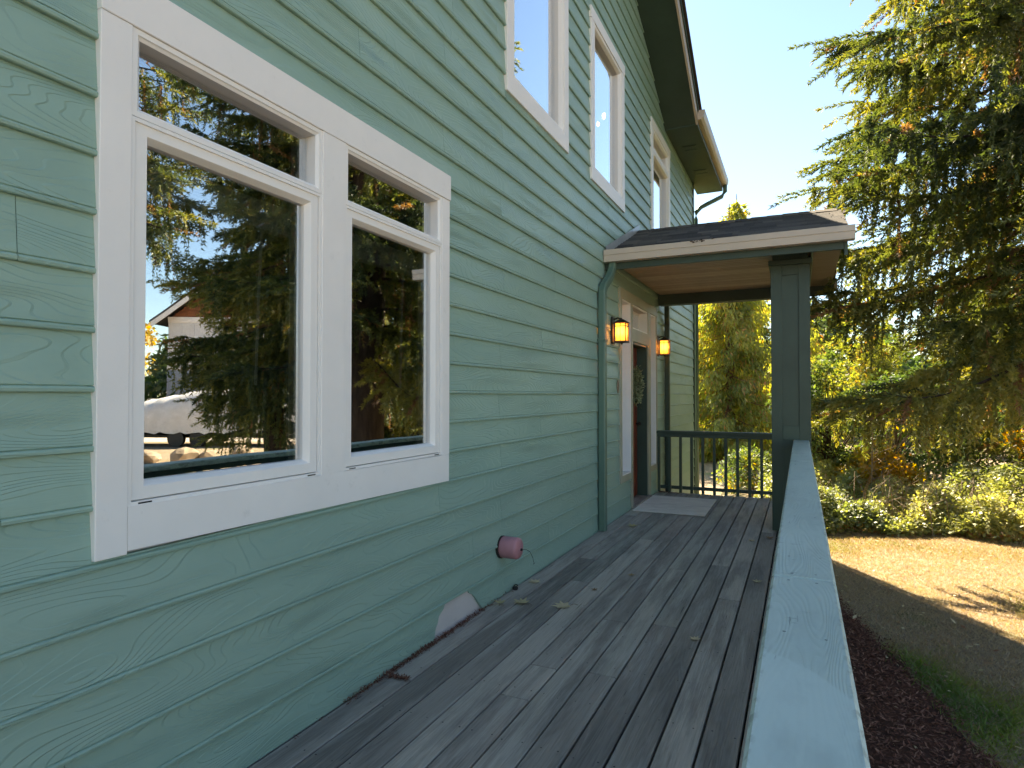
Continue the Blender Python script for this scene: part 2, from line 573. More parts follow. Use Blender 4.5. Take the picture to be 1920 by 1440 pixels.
MT['bulb'] = emit_mat('lit_bulb', (1., .7, .35), 25.)

SPR = [(0., (.035, .055, .022)), (.3, (.075, .105, .032)), (.6, (.145, .165, .042)), (.84, (.27, .25, .06)), (.87, (.20, .115, .05)), (1., (.30, .165, .08))]
MT['spruce'] = m_leaf('spruce_needles', SPR, .4)
MT['cedar'] = m_leaf('cedar_sprays', [(0., (.12, .155, .035)), (.4, (.25, .28, .06)), (.8, (.38, .37, .085)), (.9, (.40, .26, .08)), (1., (.44, .21, .085))], .66)
MT['broad'] = m_leaf('broad_leaves', [(0., (.045, .08, .025)), (.4, (.095, .14, .04)), (.75, (.18, .20, .05)), (.92, (.36, .29, .06)), (1., (.5, .29, .05))], .5)
MT['bramble'] = m_leaf('bramble_leaves', [(0., (.12, .16, .05)), (.45, (.30, .32, .11)), (.8, (.46, .43, .17)), (.9, (.42, .23, .10)), (1., (.28, .12, .06))], .45, .5, .08)
MT['yellow'] = m_leaf('yellow_leaves', [(0., (.16, .15, .03)), (.5, (.42, .28, .04)), (1., (.55, .24, .03))], .5)
MT['grass'] = m_leaf('grass_blades', [(0., (.09, .15, .015)), (.22, (.20, .27, .03)), (.38, (.25, .23, .06)), (.55, (.39, .29, .18)), (.8, (.48, .365, .25)), (1., (.30, .155, .10))], .3)
MT['wreath'] = m_leaf('wreath_leaves', [(0., (.09, .13, .06)), (1., (.36, .40, .25))], .25)
MT['chips'] = m_leaf('mulch_chips', [(0., (.07, .026, .017)), (.6, (.17, .064, .04)), (1., (.30, .15, .10))], .0, .7, .03)
MT['deadleaf'] = m_leaf('dry_maple_leaf', [(0., (.66, .54, .36)), (.6, (.48, .41, .23)), (1., (.27, .13, .07))], .25)

# ------------------------------------------------------------------ the setting: ground
G = -0.75
def ground_sheet():
    s = 600.0
    xs = [-s, -60, -15, 0, 2, 6, 12, 25, 60, s]
    v = []; f = []
    m = len(xs)
    for y in xs:
        for x in xs: v.append((x, y, 0))
    for j in range(m - 1):
        for i in range(m - 1):
            f.append((j * m + i, j * m + i + 1, (j + 1) * m + i + 1, (j + 1) * m + i))
    o = obj('lawn', mesh('lawn', v, f, MT['lawn']), None, (0, 0, G))
    return tag(o, 'dry tan lawn with green patches beyond the railing', 'lawn', kind='structure')
ground_sheet()

MULCH_EDGE = [(-3., 3.3), (1., 3.25), (3., 3.1), (4.2, 2.9), (4.87, 2.80), (5.3, 2.70), (5.72, 2.62), (6.3, 2.44), (6.87, 2.29), (7.6, 2.12), (8.6, 2.05)]
def mulch_x(y): return np.interp(y, [p[0] for p in MULCH_EDGE], [p[1] for p in MULCH_EDGE])
def mulch():
    ys = np.linspace(-3, 8.6, 60)
    v = []; f = []
    n = 6
    for y in ys:
        xe = mulch_x(y) + .04 * math.sin(y * 9) + .03 * math.sin(y * 23)
        for k in range(n):
            t = k / (n - 1)
            v.append((1.0 + (xe - 1.0) * t, y, .004 + .045 * (1 - t ** 3)))
    for j in range(len(ys) - 1):
        for i in range(n - 1):
            f.append((j * n + i, j * n + i + 1, (j + 1) * n + i + 1, (j + 1) * n + i))
    o = obj('mulch_bed', mesh('mulch_bed', v, f, MT['mulch'], True), None, (0, 0, G))
    tag(o, 'dark red brown mulch bed along the foot of the deck', 'mulch bed', kind='structure')
    # the chips, nobody could count them
    n = 16000
    Y = rng.uniform(3.2, 7.6, n)
    X = 1.9 + (mulch_x(Y) + rng.normal(0, .05, n) - 1.9) * rng.uniform(0, 1, n) ** .8
    t = np.clip((X - 1.0) / (mulch_x(Y) - 1.0), 0, 1)
    P = np.stack([X, Y, .012 + .045 * (1 - t ** 3) + rng.uniform(0, .012, n)], 1)
    th = rng.uniform(0, 2 * math.pi, n)
    D = np.stack([np.cos(th), np.sin(th), rng.uniform(-.2, .5, n)], 1)
    V = kites(P, D, rand_dir(n) * .5 + np.array([0, 0, 1.]), rng.uniform(.02, .055, n), rng.uniform(.006, .014, n))
    c = obj('mulch_chips', quad_mesh('mulch_chips', V, MT['chips'], rng.uniform(0, 1, n)), o)
    tag(c, kind='stuff')

def rand_dir(n):
    d = rng.normal(size=(n, 3))
    return d / np.linalg.norm(d, axis=1)[:, None]

def kites(P, D, N, L, W):
    D = D / (np.linalg.norm(D, axis=1)[:, None] + 1e-9)
    S = np.cross(D, N)
    S /= np.linalg.norm(S, axis=1)[:, None] + 1e-9
    L = np.asarray(L)[:, None]; W = np.asarray(W)[:, None]
    a = P; b = P + D * L * .45 + S * W * .5; c = P + D * L; d = P + D * L * .45 - S * W * .5
    return np.stack([a, b, c, d], 1).reshape(-1, 3)

def blades(P, D, N, L, W):
    D = D / (np.linalg.norm(D, axis=1)[:, None] + 1e-9)
    S = np.cross(D, N)
    S /= np.linalg.norm(S, axis=1)[:, None] + 1e-9
    L = np.asarray(L)[:, None]; W = np.asarray(W)[:, None]
    return np.stack([P - S * W * .5, P + S * W * .5, P + D * L], 1).reshape(-1, 3)

mulch()

def grass():
    n = 150000
    Y = 3.6 + 7.6 * rng.uniform(0, 1, n) ** .8
    X = 2.0 + rng.uniform(0, 1, n) * (1.2 + (Y - 3.0) * .62)
    keep = X > mulch_x(Y) + rng.normal(0, .05, n)
    X, Y = X[keep], Y[keep]; n = len(X)
    # patches: green where the bed keeps the soil moist, dry elsewhere
    def patch(x, y, s, ph): return np.sin(x * s + ph) * np.sin(y * s * .8 + ph * 1.7) + .6 * np.sin(x * s * 2.3 + ph * 2) * np.sin(y * s * 2.1 - ph)
    edge = X - mulch_x(Y)
    green = np.exp(-((edge - .12) / .22) ** 2) * np.exp(-((Y - 5.1) / .75) ** 2) * 1.1
    green += .75 * np.clip(patch(X, Y, 2.6, 1.) - .15, 0, 1) * np.exp(-np.clip(Y - 5.6, 0, 9) / .5)
    green += .5 * np.clip(patch(X, Y, 1.7, 4.) - .5, 0, 1)
    green += .7 * np.exp(-((Y - 5.15) / .42) ** 2) * np.clip(patch(X, Y, 3.7, 2.) + .75, 0, 1.2)
    green += .35 * np.exp(-((Y - 10.2) / .5) ** 2)
    tint = np.clip(.66 - .52 * green + rng.normal(0, .09, n), .03, .86)
    brown = rng.uniform(0, 1, n) < .05 + .12 * np.clip(patch(X, Y, 1.9, 2.5), 0, 1)
    tint[brown] = rng.uniform(.86, 1, brown.sum())
    P = np.stack([X, Y, np.full(n, -.004)], 1)
    th = rng.uniform(0, 2 * math.pi, n)
    lean = rng.uniform(.4, 1.9, n)
    D = np.stack([np.cos(th) * lean, np.sin(th) * lean, np.ones(n)], 1)
    Lh = rng.uniform(.02, .05, n) * (1 + .9 * np.clip(green, 0, 1))
    V = blades(P, D, rand_dir(n), Lh, rng.uniform(.004, .009, n))
    o = obj('grass', quad_mesh('grass', V, MT['grass'], tint, 3), None, (0, 0, G))
    tag(o, 'short mostly dry grass blades of the lawn beside the mulch bed', 'grass', kind='stuff')
grass()

def lawn_litter():
    n = 420
    Y = rng.uniform(3.8, 10.6, n); X = 2.2 + rng.uniform(0, 1, n) * (1.2 + (Y - 3.0) * .6)
    P = np.stack([X, Y, rng.uniform(.015, .035, n)], 1)
    D = rand_dir(n); D[:, 2] *= .3
    V = kites(P, D, rand_dir(n) * .4 + np.array([0, 0, 1.]), rng.uniform(.02, .075, n), rng.uniform(.012, .04, n))
    o = obj('leaf_litter', quad_mesh('leaf_litter', V, MT['deadleaf'], rng.choice([0., .1, .6, .9, 1.], n)), None, (0, 0, G))
    tag(o, 'scattered pale and brown fallen leaves lying on the lawn', 'leaf litter', kind='stuff')
lawn_litter()

# ------------------------------------------------------------------ the house
house = empty('house', (0, 0, G))
tag(house, 'two storey house with sage green lap siding and white trimmed windows', 'house')
house_inv = -G            # children are given in world heights, so lift them by the same amount
def hpart(o):
    o.parent = house
    o.location.z += house_inv
    return o

Y_END = 12.38
EAVE = 5.50
SL = .527                # gable rake slope
RK = (8.33, 6.18)
def rake_z(y): return RK[1] - SL * (y - RK[0])
RIDGE_Y = 5.0

W1 = (1.109, 3.109, .893, 2.669)
W2 = (3.886, 5.158, 3.54, 5.275)
W3 = (5.827, 7.099, 3.53, 5.275)
W4 = (8.570, 9.915, 3.54, 5.285)
SLL = (6.87, 7.42, .37, 2.60)
DR = (7.42, 8.335, -.02, 2.60)
SLR = (8.335, 8.875, .33, 2.60)
OPEN = [W1, W2, W3, W4, SLL, DR, SLR]

def subtract(y0, y1, z0, z1, holes):
    """split a rectangle round the holes; returns list of rectangles"""
    rects = [(y0, y1, z0, z1)]
    for h in holes:
        nxt = []
        for r in rects:
            if h[0] >= r[1] - 1e-6 or h[1] <= r[0] + 1e-6 or h[2] >= r[3] - 1e-6 or h[3] <= r[2] + 1e-6:
                nxt.append(r); continue
            if h[0] > r[0]: nxt.append((r[0], h[0], r[2], r[3]))
            if h[1] < r[1]: nxt.append((h[1], r[1], r[2], r[3]))
            a, b = max(r[0], h[0]), min(r[1], h[1])
            if h[2] > r[2] + .012: nxt.append((a, b, r[2], h[2]))
            if h[3] < r[3] - .012: nxt.append((a, b, h[3], r[3]))
        rects = nxt
    return rects

EXPO = .174
PROF = [(0., .020), (.003, .0238), (.0105, .0252), (.016, .0225), (.0185, .0165), (.0215, .0205), (.19, .0055)]
def board_x(z): return np.interp(z, [p[0] for p in PROF], [p[1] for p in PROF])
def make_board(y0, y1, zb, za, zc):
    """one lap board with a beaded lower edge, visible from za to zc, board bottom at zb"""
    lo, hi = za - zb, zc - zb
    zs = [lo] + [p[0] for p in PROF if lo < p[0] < hi] + [hi]
    prof = [(float(board_x(z)), z - lo) for z in zs]
    poly = [(.001, 0.)] + prof + [(.001, hi - lo)]
    n = len(poly)
    h = (y1 - y0) / 2
    v = [(p[0], -h, p[1]) for p in poly] + [(p[0], h, p[1]) for p in poly]
    f = [(i, (i + 1) % n, n + (i + 1) % n, n + i) for i in range(n)]
    f = [tuple(reversed(q)) for q in f]
    f += [tuple(range(n)), tuple(range(2 * n - 1, n - 1, -1))]
    o = obj('siding_board', mesh('siding_board', v, f, MT['siding']), None, (0, (y0 + y1) / 2, za))
    return hpart(o)

JOINTS = {14: [3.07, 6.47], 13: [3.84, 7.5], 12: [2.3, 5.73], 11: [3.06, 6.6], 10: [3.82, 7.4], 9: [2.6, 6.1], 8: [4.86], 7: [3.86], 6: [5.31], 5: [4.57],
          4: [3.81], 3: [5.0], 2: [3.79], 1: [4.54], 0: [3.82], -1: [3.02, 5.4], -2: [3.82, 6.76], -3: [3.42], -4: [4.71], -5: [1.4, 5.9]}
PATCH = (2.98, 3.53)
def siding():
    r = random.Random(3)
    for n in range(-9, 41):
        zb = .8665 + n * EXPO
        zt = zb + EXPO + .014
        ya = -1.6 if n >= -5 else 8.95
        yb = Y_END - .09
        if zb > EAVE - .05:
            yb = RK[0] + (RK[1] - zb) / SL
            ya = 2 * RIDGE_Y - yb
            if yb <= ya + .2: continue
        js = list(JOINTS.get(n, []))
        if not js: js = [r.uniform(2.0, 5.0)]
        while max(js) + 3.66 < yb: js.append(max(js) + 3.66 + r.uniform(-.3, 0))
        while min(js) - 3.66 > ya: js.append(min(js) - 3.66)
        cuts = sorted([ya, yb] + [j for j in js if ya + .15 < j < yb - .15])
        holes = list(OPEN)
        if n == -5: holes.append((PATCH[0], PATCH[1], -1, .9))
        for a, b in zip(cuts[:-1], cuts[1:]):
            for (p, q, z0, z1) in subtract(a + .001, b - .001, zb, zt, holes):
                if q - p < .02 or z1 - z0 < .02: continue
                if n == -5 and abs(q - PATCH[0]) < .01: broken_end(p, q, zb, zt, +1); continue
                if n == -5 and abs(p - PATCH[1]) < .01: broken_end(p, q, zb, zt, -1); continue
                make_board(p, q, zb, z0, z1)

def broken_end(p, q, zb, zt, side):
    """the bottom board broken away: a ragged end instead of a square cut"""
    if side > 0: prof = [(q + .13, zt), (q + .10, zb + .145), (q + .045, zb + .12), (q + .03, zb + .09), (q - .0, zb + .06), (q - .02, zb)]; far = p
    else: prof = [(p - .16, zt), (p - .15, zb + .15), (p - .10, zb + .125), (p - .075, zb + .10), (p - .03, zb + .05), (p + .02, zb)]; far = q
    cy = (p + q) / 2
    v = []
    for y, z in prof:
        x = float(board_x(z - zb))
        v += [(.001, y - cy, z - zb), (x, y - cy, z - zb)]
    for y, z in reversed([(far, w) for _, w in prof]):
        x = float(board_x(z - zb))
        v += [(.001, y - cy, z - zb), (x, y - cy, z - zb)]
    m = len(prof)
    f = []
    for i in range(m - 1):
        a = 2 * i; b = 2 * (i + 1); c = 2 * (2 * m - 1 - i); d = 2 * (2 * m - 2 - i)
        f.append((a + 1, b + 1, d + 1, c + 1))
        f.append((a, a + 1, b + 1, b))
    f.append((1, 0, 2 * (2 * m - 1), 2 * (2 * m - 1) + 1))
    o = obj('siding_board', mesh('siding_board', v, f, MT['siding']), None, (0, cy, zb))
    hpart(o)
    o['label'] = 'bottom siding board with a broken ragged end'

siding()

# bare sheathing behind, with the window openings, and the other walls of the house
def shell():
    b = MB()
    inner = [(W1[0] + .09, W1[1] - .09, W1[2] + .12, W1[3] - .12)]
    for w in (W2, W3, W4): inner.append((w[0] + .1, w[1] - .1, w[2] + .12, w[3] - .1))
    inner += [(SLL[0] + .08, SLL[1] - .05, SLL[2] + .06, 2.5), (7.46, 8.28, -.02, 2.06), (7.47, 8.28, 2.19, 2.48), (SLR[0] + .05, SLR[1] - .05, SLR[2] + .06, 2.5)]
    for (y0, y1, z0, z1) in subtract(-4.0, Y_END - .03, G, EAVE + .02, inner):
        b.box(-.12, 0., y0, y1, z0, z1)
    hpart(b.build('wall', MT['sheath']))
    g = MB()
    # gable triangle above the eave line
    zr = rake_z(RIDGE_Y)
    g.prism([(RIDGE_Y - (zr - EAVE - .02) / SL, EAVE + .02), (RIDGE_Y + (zr - EAVE - .02) / SL, EAVE + .02), (RIDGE_Y, zr)], 'x', -.12, -.002)
    hpart(g.build('gable_wall', MT['siding']))
    o = MB()
    o.box(-9.0, -.12, Y_END - .15, Y_END - .03, G, EAVE)
    o.box(-9.0, -.12, -4.0, -3.88, G, EAVE)
    o.box(-9.1, -9.0, -4.0, Y_END - .03, G, EAVE)
    hpart(o.build('outer_wall', MT['siding']))
    # rooms behind the glass
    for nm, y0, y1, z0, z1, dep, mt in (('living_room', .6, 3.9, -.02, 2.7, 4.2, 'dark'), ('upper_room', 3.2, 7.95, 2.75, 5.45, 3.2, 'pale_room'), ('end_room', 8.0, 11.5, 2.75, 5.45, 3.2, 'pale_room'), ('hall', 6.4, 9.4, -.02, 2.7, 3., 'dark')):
        rb = MB()
        rb.box(-dep, -.121, y0, y1, z0 - .05, z0)
        rb.box(-dep, -.121, y0, y1, z1, z1 + .05)
        rb.box(-dep - .05, -dep, y0, y1, z0, z1)
        rb.box(-dep, -.121, y0 - .05, y0, z0, z1)
        rb.box(-dep, -.121, y1, y1 + .05, z0, z1)
        hpart(rb.build(nm, MT[mt]))
shell()

# corner board and frieze
hpart(box_part('corner_board', MT['green'], None, -.02, .03, Y_END - .09, Y_END + .01, G + .02, EAVE, .003))

# main roof: gable with its rake, and the lower eave beyond it
OH = .50
def slab(b, pts_yz, x0, x1, th):
    """roof slab following a (y, z) polyline, thickness measured upwards"""
    poly = [(y, z) for y, z in pts_yz] + [(y, z + th) for y, z in reversed(pts_yz)]
    return b.prism(poly, 'x', x0, x1)
def main_roof():
    roof = hpart(empty('roof', (0, 0, 0)))
    yb = RK[0] + (RK[1] - EAVE) / SL
    zr = rake_z(RIDGE_Y)
    b = MB()
    slab(b, [(RIDGE_Y, zr), (yb, EAVE)], -9.2, OH - .02, .02)
    slab(b, [(RIDGE_Y, zr), (2 * RIDGE_Y - yb, EAVE)], -9.2, OH - .02, .02)
    b.build('rake_soffit', MT['green_x'], roof)
    c = MB()
    slab(c, [(RIDGE_Y, zr + .24), (yb + .1, EAVE + .24 - .053)], -9.2, OH + .06, .05)
    slab(c, [(RIDGE_Y, zr + .24), (2 * RIDGE_Y - yb - .1, EAVE + .24 - .053)], -9.2, OH + .06, .05)
    c.build('gable_shingles', MT['shingle'], roof)
    f = MB()
    slab(f, [(RIDGE_Y, zr - .015), (yb - .02, EAVE - .005)], OH - .018, OH + .012, .25)
    slab(f, [(RIDGE_Y, zr - .015), (2 * RIDGE_Y - yb, EAVE - .015)], OH - .018, OH + .012, .25)
    f.build('rake_board', MT['beige'], roof)
    f = MB()
    slab(f, [(RIDGE_Y, zr + .15), (yb - .02, EAVE + .16)], OH + .013, OH + .028, .088)
    f.build('rake_trim', MT['green_x'], roof)
    # lower eave
    y0, y1 = yb - .02, Y_END + .55
    s = MB()
    s.box(-.0, OH - .02, y0 + .03, y1, EAVE - .002, EAVE + .018)
    s.build('eave_soffit', MT['green_x'], roof)
    s = MB(); s.box(.002, OH - .02, y0, y0 + .03, EAVE - .006, EAVE + .21, .003)
    s.build('eave_return', MT['green_x'], roof)
    s = MB(); s.box(OH - .02, OH + .005, y0, y1, EAVE - .01, EAVE + .2, .003)
    s.build('fascia', MT['green_x'], roof)
    s = MB(); s.box(-.0, OH, y1, y1 + .025, EAVE - .01, EAVE + .2, .003)
    s.build('fascia', MT['green_x'], roof)
    s = MB()
    xa, xb, xr, yr0, yr1 = OH + .06, -9.3, -4.4, y0 + .031, y1 + .06  # unseen far end, hipped rather than gabled to shape the shadow on the lawn
    hp = [(xa, yr0, EAVE + .2), (xa, yr1, EAVE + .2), (xb, yr1, EAVE + .2), (xb, yr0, EAVE + .2), (xr, yr0, EAVE + 2.4), (xr, yr1 - 4.9, EAVE + 2.4)]
    s.add(hp + [(x, y, z + .05) for x, y, z in hp], [(0, 1, 5, 4), (1, 2, 5), (2, 3, 4, 5), (6, 10, 11, 7), (7, 11, 8), (8, 11, 10, 9), (0, 6, 7, 1), (1, 7, 8, 2), (2, 8, 9, 3), (0, 4, 10, 6), (3, 9, 10, 4)])
    s.build('lower_shingles', MT['shingle'], roof)
    for yv in (10.35, 11.55):
        vq = MB()
        vq.box(.14, .38, yv, yv + .34, EAVE - .008, EAVE - .0025, .002)
        vq.box(.16, .36, yv + .02, yv + .155, EAVE - .013, EAVE - .0085, .001)
        vq.box(.16, .36, yv + .185, yv + .32, EAVE - .013, EAVE - .0085, .001)
        vq.build('soffit_vent', MT['green_x'], roof)
    gutter_y = MB()
    gp = [(OH + .006, EAVE + .20), (OH + .006, EAVE + .06), (OH + .06, EAVE + .06), (OH + .095, EAVE + .095), (OH + .115, EAVE + .15), (OH + .115, EAVE + .20), (OH + .105, EAVE + .20), (OH + .105, EAVE + .155), (OH + .085, EAVE + .10), (OH + .055, EAVE + .072), (OH + .014, EAVE + .072), (OH + .014, EAVE + .20)]
    gutter_y.prism(gp, 'y', y0 - .02, y1 + .02)
    gutter_y.prism([gp[i] for i in range(6)], 'y', y0 - .028, y0 - .02)
    gutter_y.prism([gp[i] for i in range(6)], 'y', y1 + .02, y1 + .028)
    gutter_y.build('gutter', MT['beige'], roof)
    d = MB()
    yq = Y_END + .06
    d.tube([(OH + .06, y1 - .1, EAVE + .07), (OH + .06, y1 - .1, EAVE - .06), (OH + .0, y1 - .14, EAVE - .17), (.14, yq + .05, EAVE - .42), (.06, yq, EAVE - .52), (.05, yq, EAVE - .66), (.05, yq, G + .1)], .042, 10)
    d.build('downspout', MT['spout'], roof, smooth=True)
main_roof()

# ---- windows
def casing(win, y0, y1, z0, z1, name='casing_board', mat='white', x1=.034, x0=.0015):
    return box_part(name, MT[mat], win, x0, x1, y0, y1, z0, z1, .002)
def pane(win, y0, y1, z0, z1, x=-.05):
    return box_part('pane', MT['glass'], win, x - .003, x + .003, y0, y1, z0, z1, 0)

def big_window():
    w = hpart(empty('window', (0, 0, 0)))
    w['label'] = 'large white double window reflecting trees and a covered boat'
    y0, y1, z0, z1 = W1
    casing(w, y0, 1.205, z0 + .002, 2.523)
    casing(w, 3.022, y1 - .004, 1.036, 2.523, x1=.031)
    casing(w, 2.04, 2.19, 1.036, 2.523)
    casing(w, y0, y1, 2.5235, z1, x1=.037)
    # sill board, a little deeper at the far end as built
    b = MB()
    pts = [(1.2055, .906), (3.096, .882), (3.096, 1.036), (1.2055, 1.04)]
    v = [(x, y, z) for x in (.0015, .0335) for y, z in pts]
    b.add(v, [(0, 3, 2, 1), (4, 5, 6, 7), (0, 1, 5, 4), (1, 2, 6, 5), (2, 3, 7, 6), (3, 0, 4, 7)])
    b.build('sill_board', MT['white'], w)
    for u, (a, c) in enumerate(((1.205, 2.04), (2.19, 3.022))):
        zt, zm, zb = 2.5235, 2.246, 1.038
        # frame: one ring round the transom light and one round the casement
        ring('frame', MT['vinyl'], w, a, c, zm, zt, [(.0, .02), (.001, .029), (.018, .029), (.021, .024), (.030, .018), (.033, -.034)])
        ring('frame', MT['vinyl'], w, a, c, zb, zm, [(.0, .02), (.001, .029), (.013, .029), (.0135, .004), (.02, .004)])
        ring('sash', MT['vinyl'], w, a + .016, c - .016, zb + .016, zm - .006, [(.0, -.0), (.001, .020), (.002, .022), (.040, .022), (.043, .018), (.056, -.004), (.057, -.026)])
        pane(w, a + .03, c - .03, zm + .03, zt - .03, -.030)
        pane(w, a + .068, c - .068, zb + .068, zm - .058, -.021)
        # weep slots and raised blind with its wand behind the glass
        for yy in (a + .035, c - .075):
            s = MB(); s.box(.0288, .0296, yy, yy + .045, zb + .004, zb + .009)
            s.build('weep_slot', MT['black'], w)
        bl = MB()
        for k in range(10):
            zz = zm - .07 - k * .012
            bl.box(-.135, -.09, a + .06, c - .06, zz - .0085, zz, .002)
        bl.build('blind', MT['blind'], w)
        wd = MB()
        wd.tube([(-.085, c - .22, zm - .20), (-.083, c - .235, zm - .45), (-.081, c - .25, 1.42)], .006, 6)
        wd.build('blind_wand', MT['blind'], w)
        jb = MB()
        for yy in ((a + .035, a + .045), (c - .045, c - .035)):
            jb.box(-.105, -.037, yy[0], yy[1], zb + .05, zt - .04)
        jb.box(-.12, -.04, a + .046, c - .046, zb + .045, zb + .055)
        jb.box(-.085, -.0275, c - .0725, c - .0605, zb + .06, zm - .05)
        jb.box(-.085, -.0275, a + .0605, a + .0725, zb + .06, zm - .05)
        jb.build('inner_jamb', MT['vinyl'], w)
    return w
big_window()

def upper_window(W, label, transom=None):
    w = hpart(empty('window', (0, 0, 0)))
    w['label'] = label
    y0, y1, z0, z1 = W
    cw = .11
    casing(w, y0, y0 + cw, z0 + .135, z1 - .12)
    casing(w, y1 - cw, y1, z0 + .135, z1 - .12)
    casing(w, y0, y1, z0, z0 + .1345, x1=.035, name='sill_board')
    casing(w, y0 - .01, y1 + .01, z1 - .1195, z1, x1=.037)
    a, c, b, t = y0 + cw, y1 - cw, z0 + .135, z1 - .12
    cells = [(b, t)] if transom is None else [(b, transom - .02), (transom + .02, t)]
    for zb, zt in cells:
        ring('frame', MT['vinyl'], w, a, c, zb, zt, [(.0, .0), (.001, .026), (.022, .026), (.03, .02), (.045, -.008), (.046, -.06)])
        pane(w, a + .04, c - .04, zb + .04, zt - .04, -.045)
    if transom is not None:
        casing(w, a, c, transom - .02, transom + .02, x1=.03)
    return w
upper_window(W2, 'upper window with a small white plume behind its near corner')
upper_window(W3, 'upper window between the plume window and the end window, chandelier glowing inside')
upper_window(W4, 'upper end window with a transom light above it', 4.86)

def plume():
    root = empty('dried_plume', (-.11, 4.12, 3.70))
    tag(root, 'pale feathery dried plume behind the upper window corner', 'dried plume')
    s = MB(); s.tube([(0, 0, -.06), (0, .01, .0), (-.005, .03, .05)], .003, 5); s.build('stem', MT['twig'], root)
    n = 260
    t = rng.uniform(0, 1, n)
    P = np.stack([-.005 * t, .0 + .16 * t, .02 + .09 * t + .05 * t * t], 1)
    D = np.stack([rng.normal(0, .3, n), .6 + rng.normal(0, .5, n), .7 + rng.normal(0, .5, n)], 1)
    V = kites(P, D, rand_dir(n), .08 * (1.1 - t), np.full(n, .006))
    obj('plume', quad_mesh('plume', V, MT['blind']), root)
plume()

def chandelier():
    root = empty('chandelier', (-1.2, 8.15, 5.4))
    root.location = (-.55, 7.55, 4.86)
    tag(root, 'small chandelier with glowing bulbs seen through the upper window', 'chandelier')
    b = MB(); b.tube([(0, 0, 0), (0, 0, .9)], .008, 6)
    for k in range(5):
        th = k * 2 * math.pi / 5
        c, s = math.cos(th), math.sin(th)
        b.tube([(0, 0, 0), (.1 * c, .1 * s, -.04), (.2 * c, .2 * s, 0), (.2 * c, .2 * s, .05)], .006, 6)
    b.build('frame', MT['black'], root)
    for k in range(5):
        th = k * 2 * math.pi / 5
        q = MB(); q.tube([(.2 * math.cos(th), .2 * math.sin(th), .05 + z) for z in (0, .02, .04, .06, .075)], [.01, .02, .022, .015, .003], 8)
        q.build('bulb', MT['bulb'], root)
chandelier()

# ---- entrance: sidelights, transom light, recessed door
def entrance():
    e = hpart(empty('entrance_surround', (0, 0, 0)))
    cs = lambda *a, **k: casing(e, *a, mat='casing', **k)
    cs(6.87, 6.945, SLL[2], 2.50, x1=.036)
    cs(7.375, 7.455, -.0, 2.50, x1=.036)
    cs(8.285, 8.43, -.0, 2.50, x1=.036)
    cs(8.80, 8.875, SLR[2], 2.50, x1=.036)
    cs(6.86, 8.885, 2.5005, 2.62, x1=.040)
    cs(6.945, 7.375, SLL[2], SLL[2] + .075, x1=.033)
    cs(8.43, 8.80, SLR[2], SLR[2] + .075, x1=.033)
    cs(7.4555, 8.2845, 2.045, 2.20, x1=.034)
    for a, c, b, t in ((6.945, 7.375, SLL[2] + .075, 2.50), (8.43, 8.80, SLR[2] + .075, 2.50), (7.4555, 8.2845, 2.20, 2.50)):
        ring('sidelight_frame', MT['white'], e, a, c, b, t, [(.0, .0), (.001, .027), (.016, .027), (.020, -.085), (.05, -.088), (.052, -.1)])
        pane(e, a + .045, c - .045, b + .045, t - .045, -.095)
    # recess with dark green jambs and a wooden sill
    j = MB()
    j.box(-.20, .02, 8.2555, 8.2845, .035, 2.0445)
    j.box(-.20, .02, 7.4555, 7.4845, .035, 2.0445)
    j.box(-.20, .02, 7.4855, 8.2545, 2.015, 2.044)
    j.build('door_jamb', MT['green'], e)
    s = MB(); s.box(-.2, .07, 7.4, 8.33, .004, .034, .003); s.build('door_sill', MT['deck'], e)
    d = hpart(empty('door', (0, 0, 0)))
    b = MB()
    b.box(-.15, -.113, 7.4855, 8.2545, .04, 2.012, .002)
    for (p, q, z0, z1) in ((7.58, 7.84, .2, .85), (7.90, 8.16, .2, .85), (7.58, 7.84, .98, 1.85), (7.90, 8.16, .98, 1.85)):
        v, f = box_vf(-.1125, -.105, p, q, z0, z1, .006); b.add(v, f)
    b.build('door_leaf', MT['door'], d)
    h = MB(); h.tube([(-.112, 8.19, 1.0), (-.06, 8.19, 1.0)], .012, 8); h.tube([(-.075, 8.19, 1.0), (-.06, 8.19, 1.0), (-.045, 8.19, 1.0)], [.02, .03, .015], 10)
    h.build('door_knob', MT['black'], d)
entrance()

def wreath():
    root = empty('wreath', (-.068, 7.97, 1.50))
    tag(root, 'round green leafy wreath hanging on the red front door', 'wreath')
    n = 1500
    th = rng.uniform(0, 2 * math.pi, n)
    rr = .175 + rng.normal(0, .028, n)
    P = np.stack([rng.normal(.01, .022, n), rr * np.cos(th), rr * np.sin(th)], 1)
    out = np.stack([rng.uniform(-.1, 1, n), np.cos(th) * .6 - np.sin(th) * .5, np.sin(th) * .6 + np.cos(th) * .5], 1)
    V = kites(P, out + rand_dir(n) * .7, rand_dir(n), rng.uniform(.03, .05, n), rng.uniform(.014, .022, n))
    obj('leaves', quad_mesh('leaves', V, MT['wreath'], rng.uniform(0, 1, n)), root)
    b = MB(); b.tube([(0, .175 * math.cos(t), .175 * math.sin(t)) for t in np.linspace(0, 2 * math.pi, 25)], .018, 6, False)
    b.build('twig_ring', MT['twig'], root)
wreath()

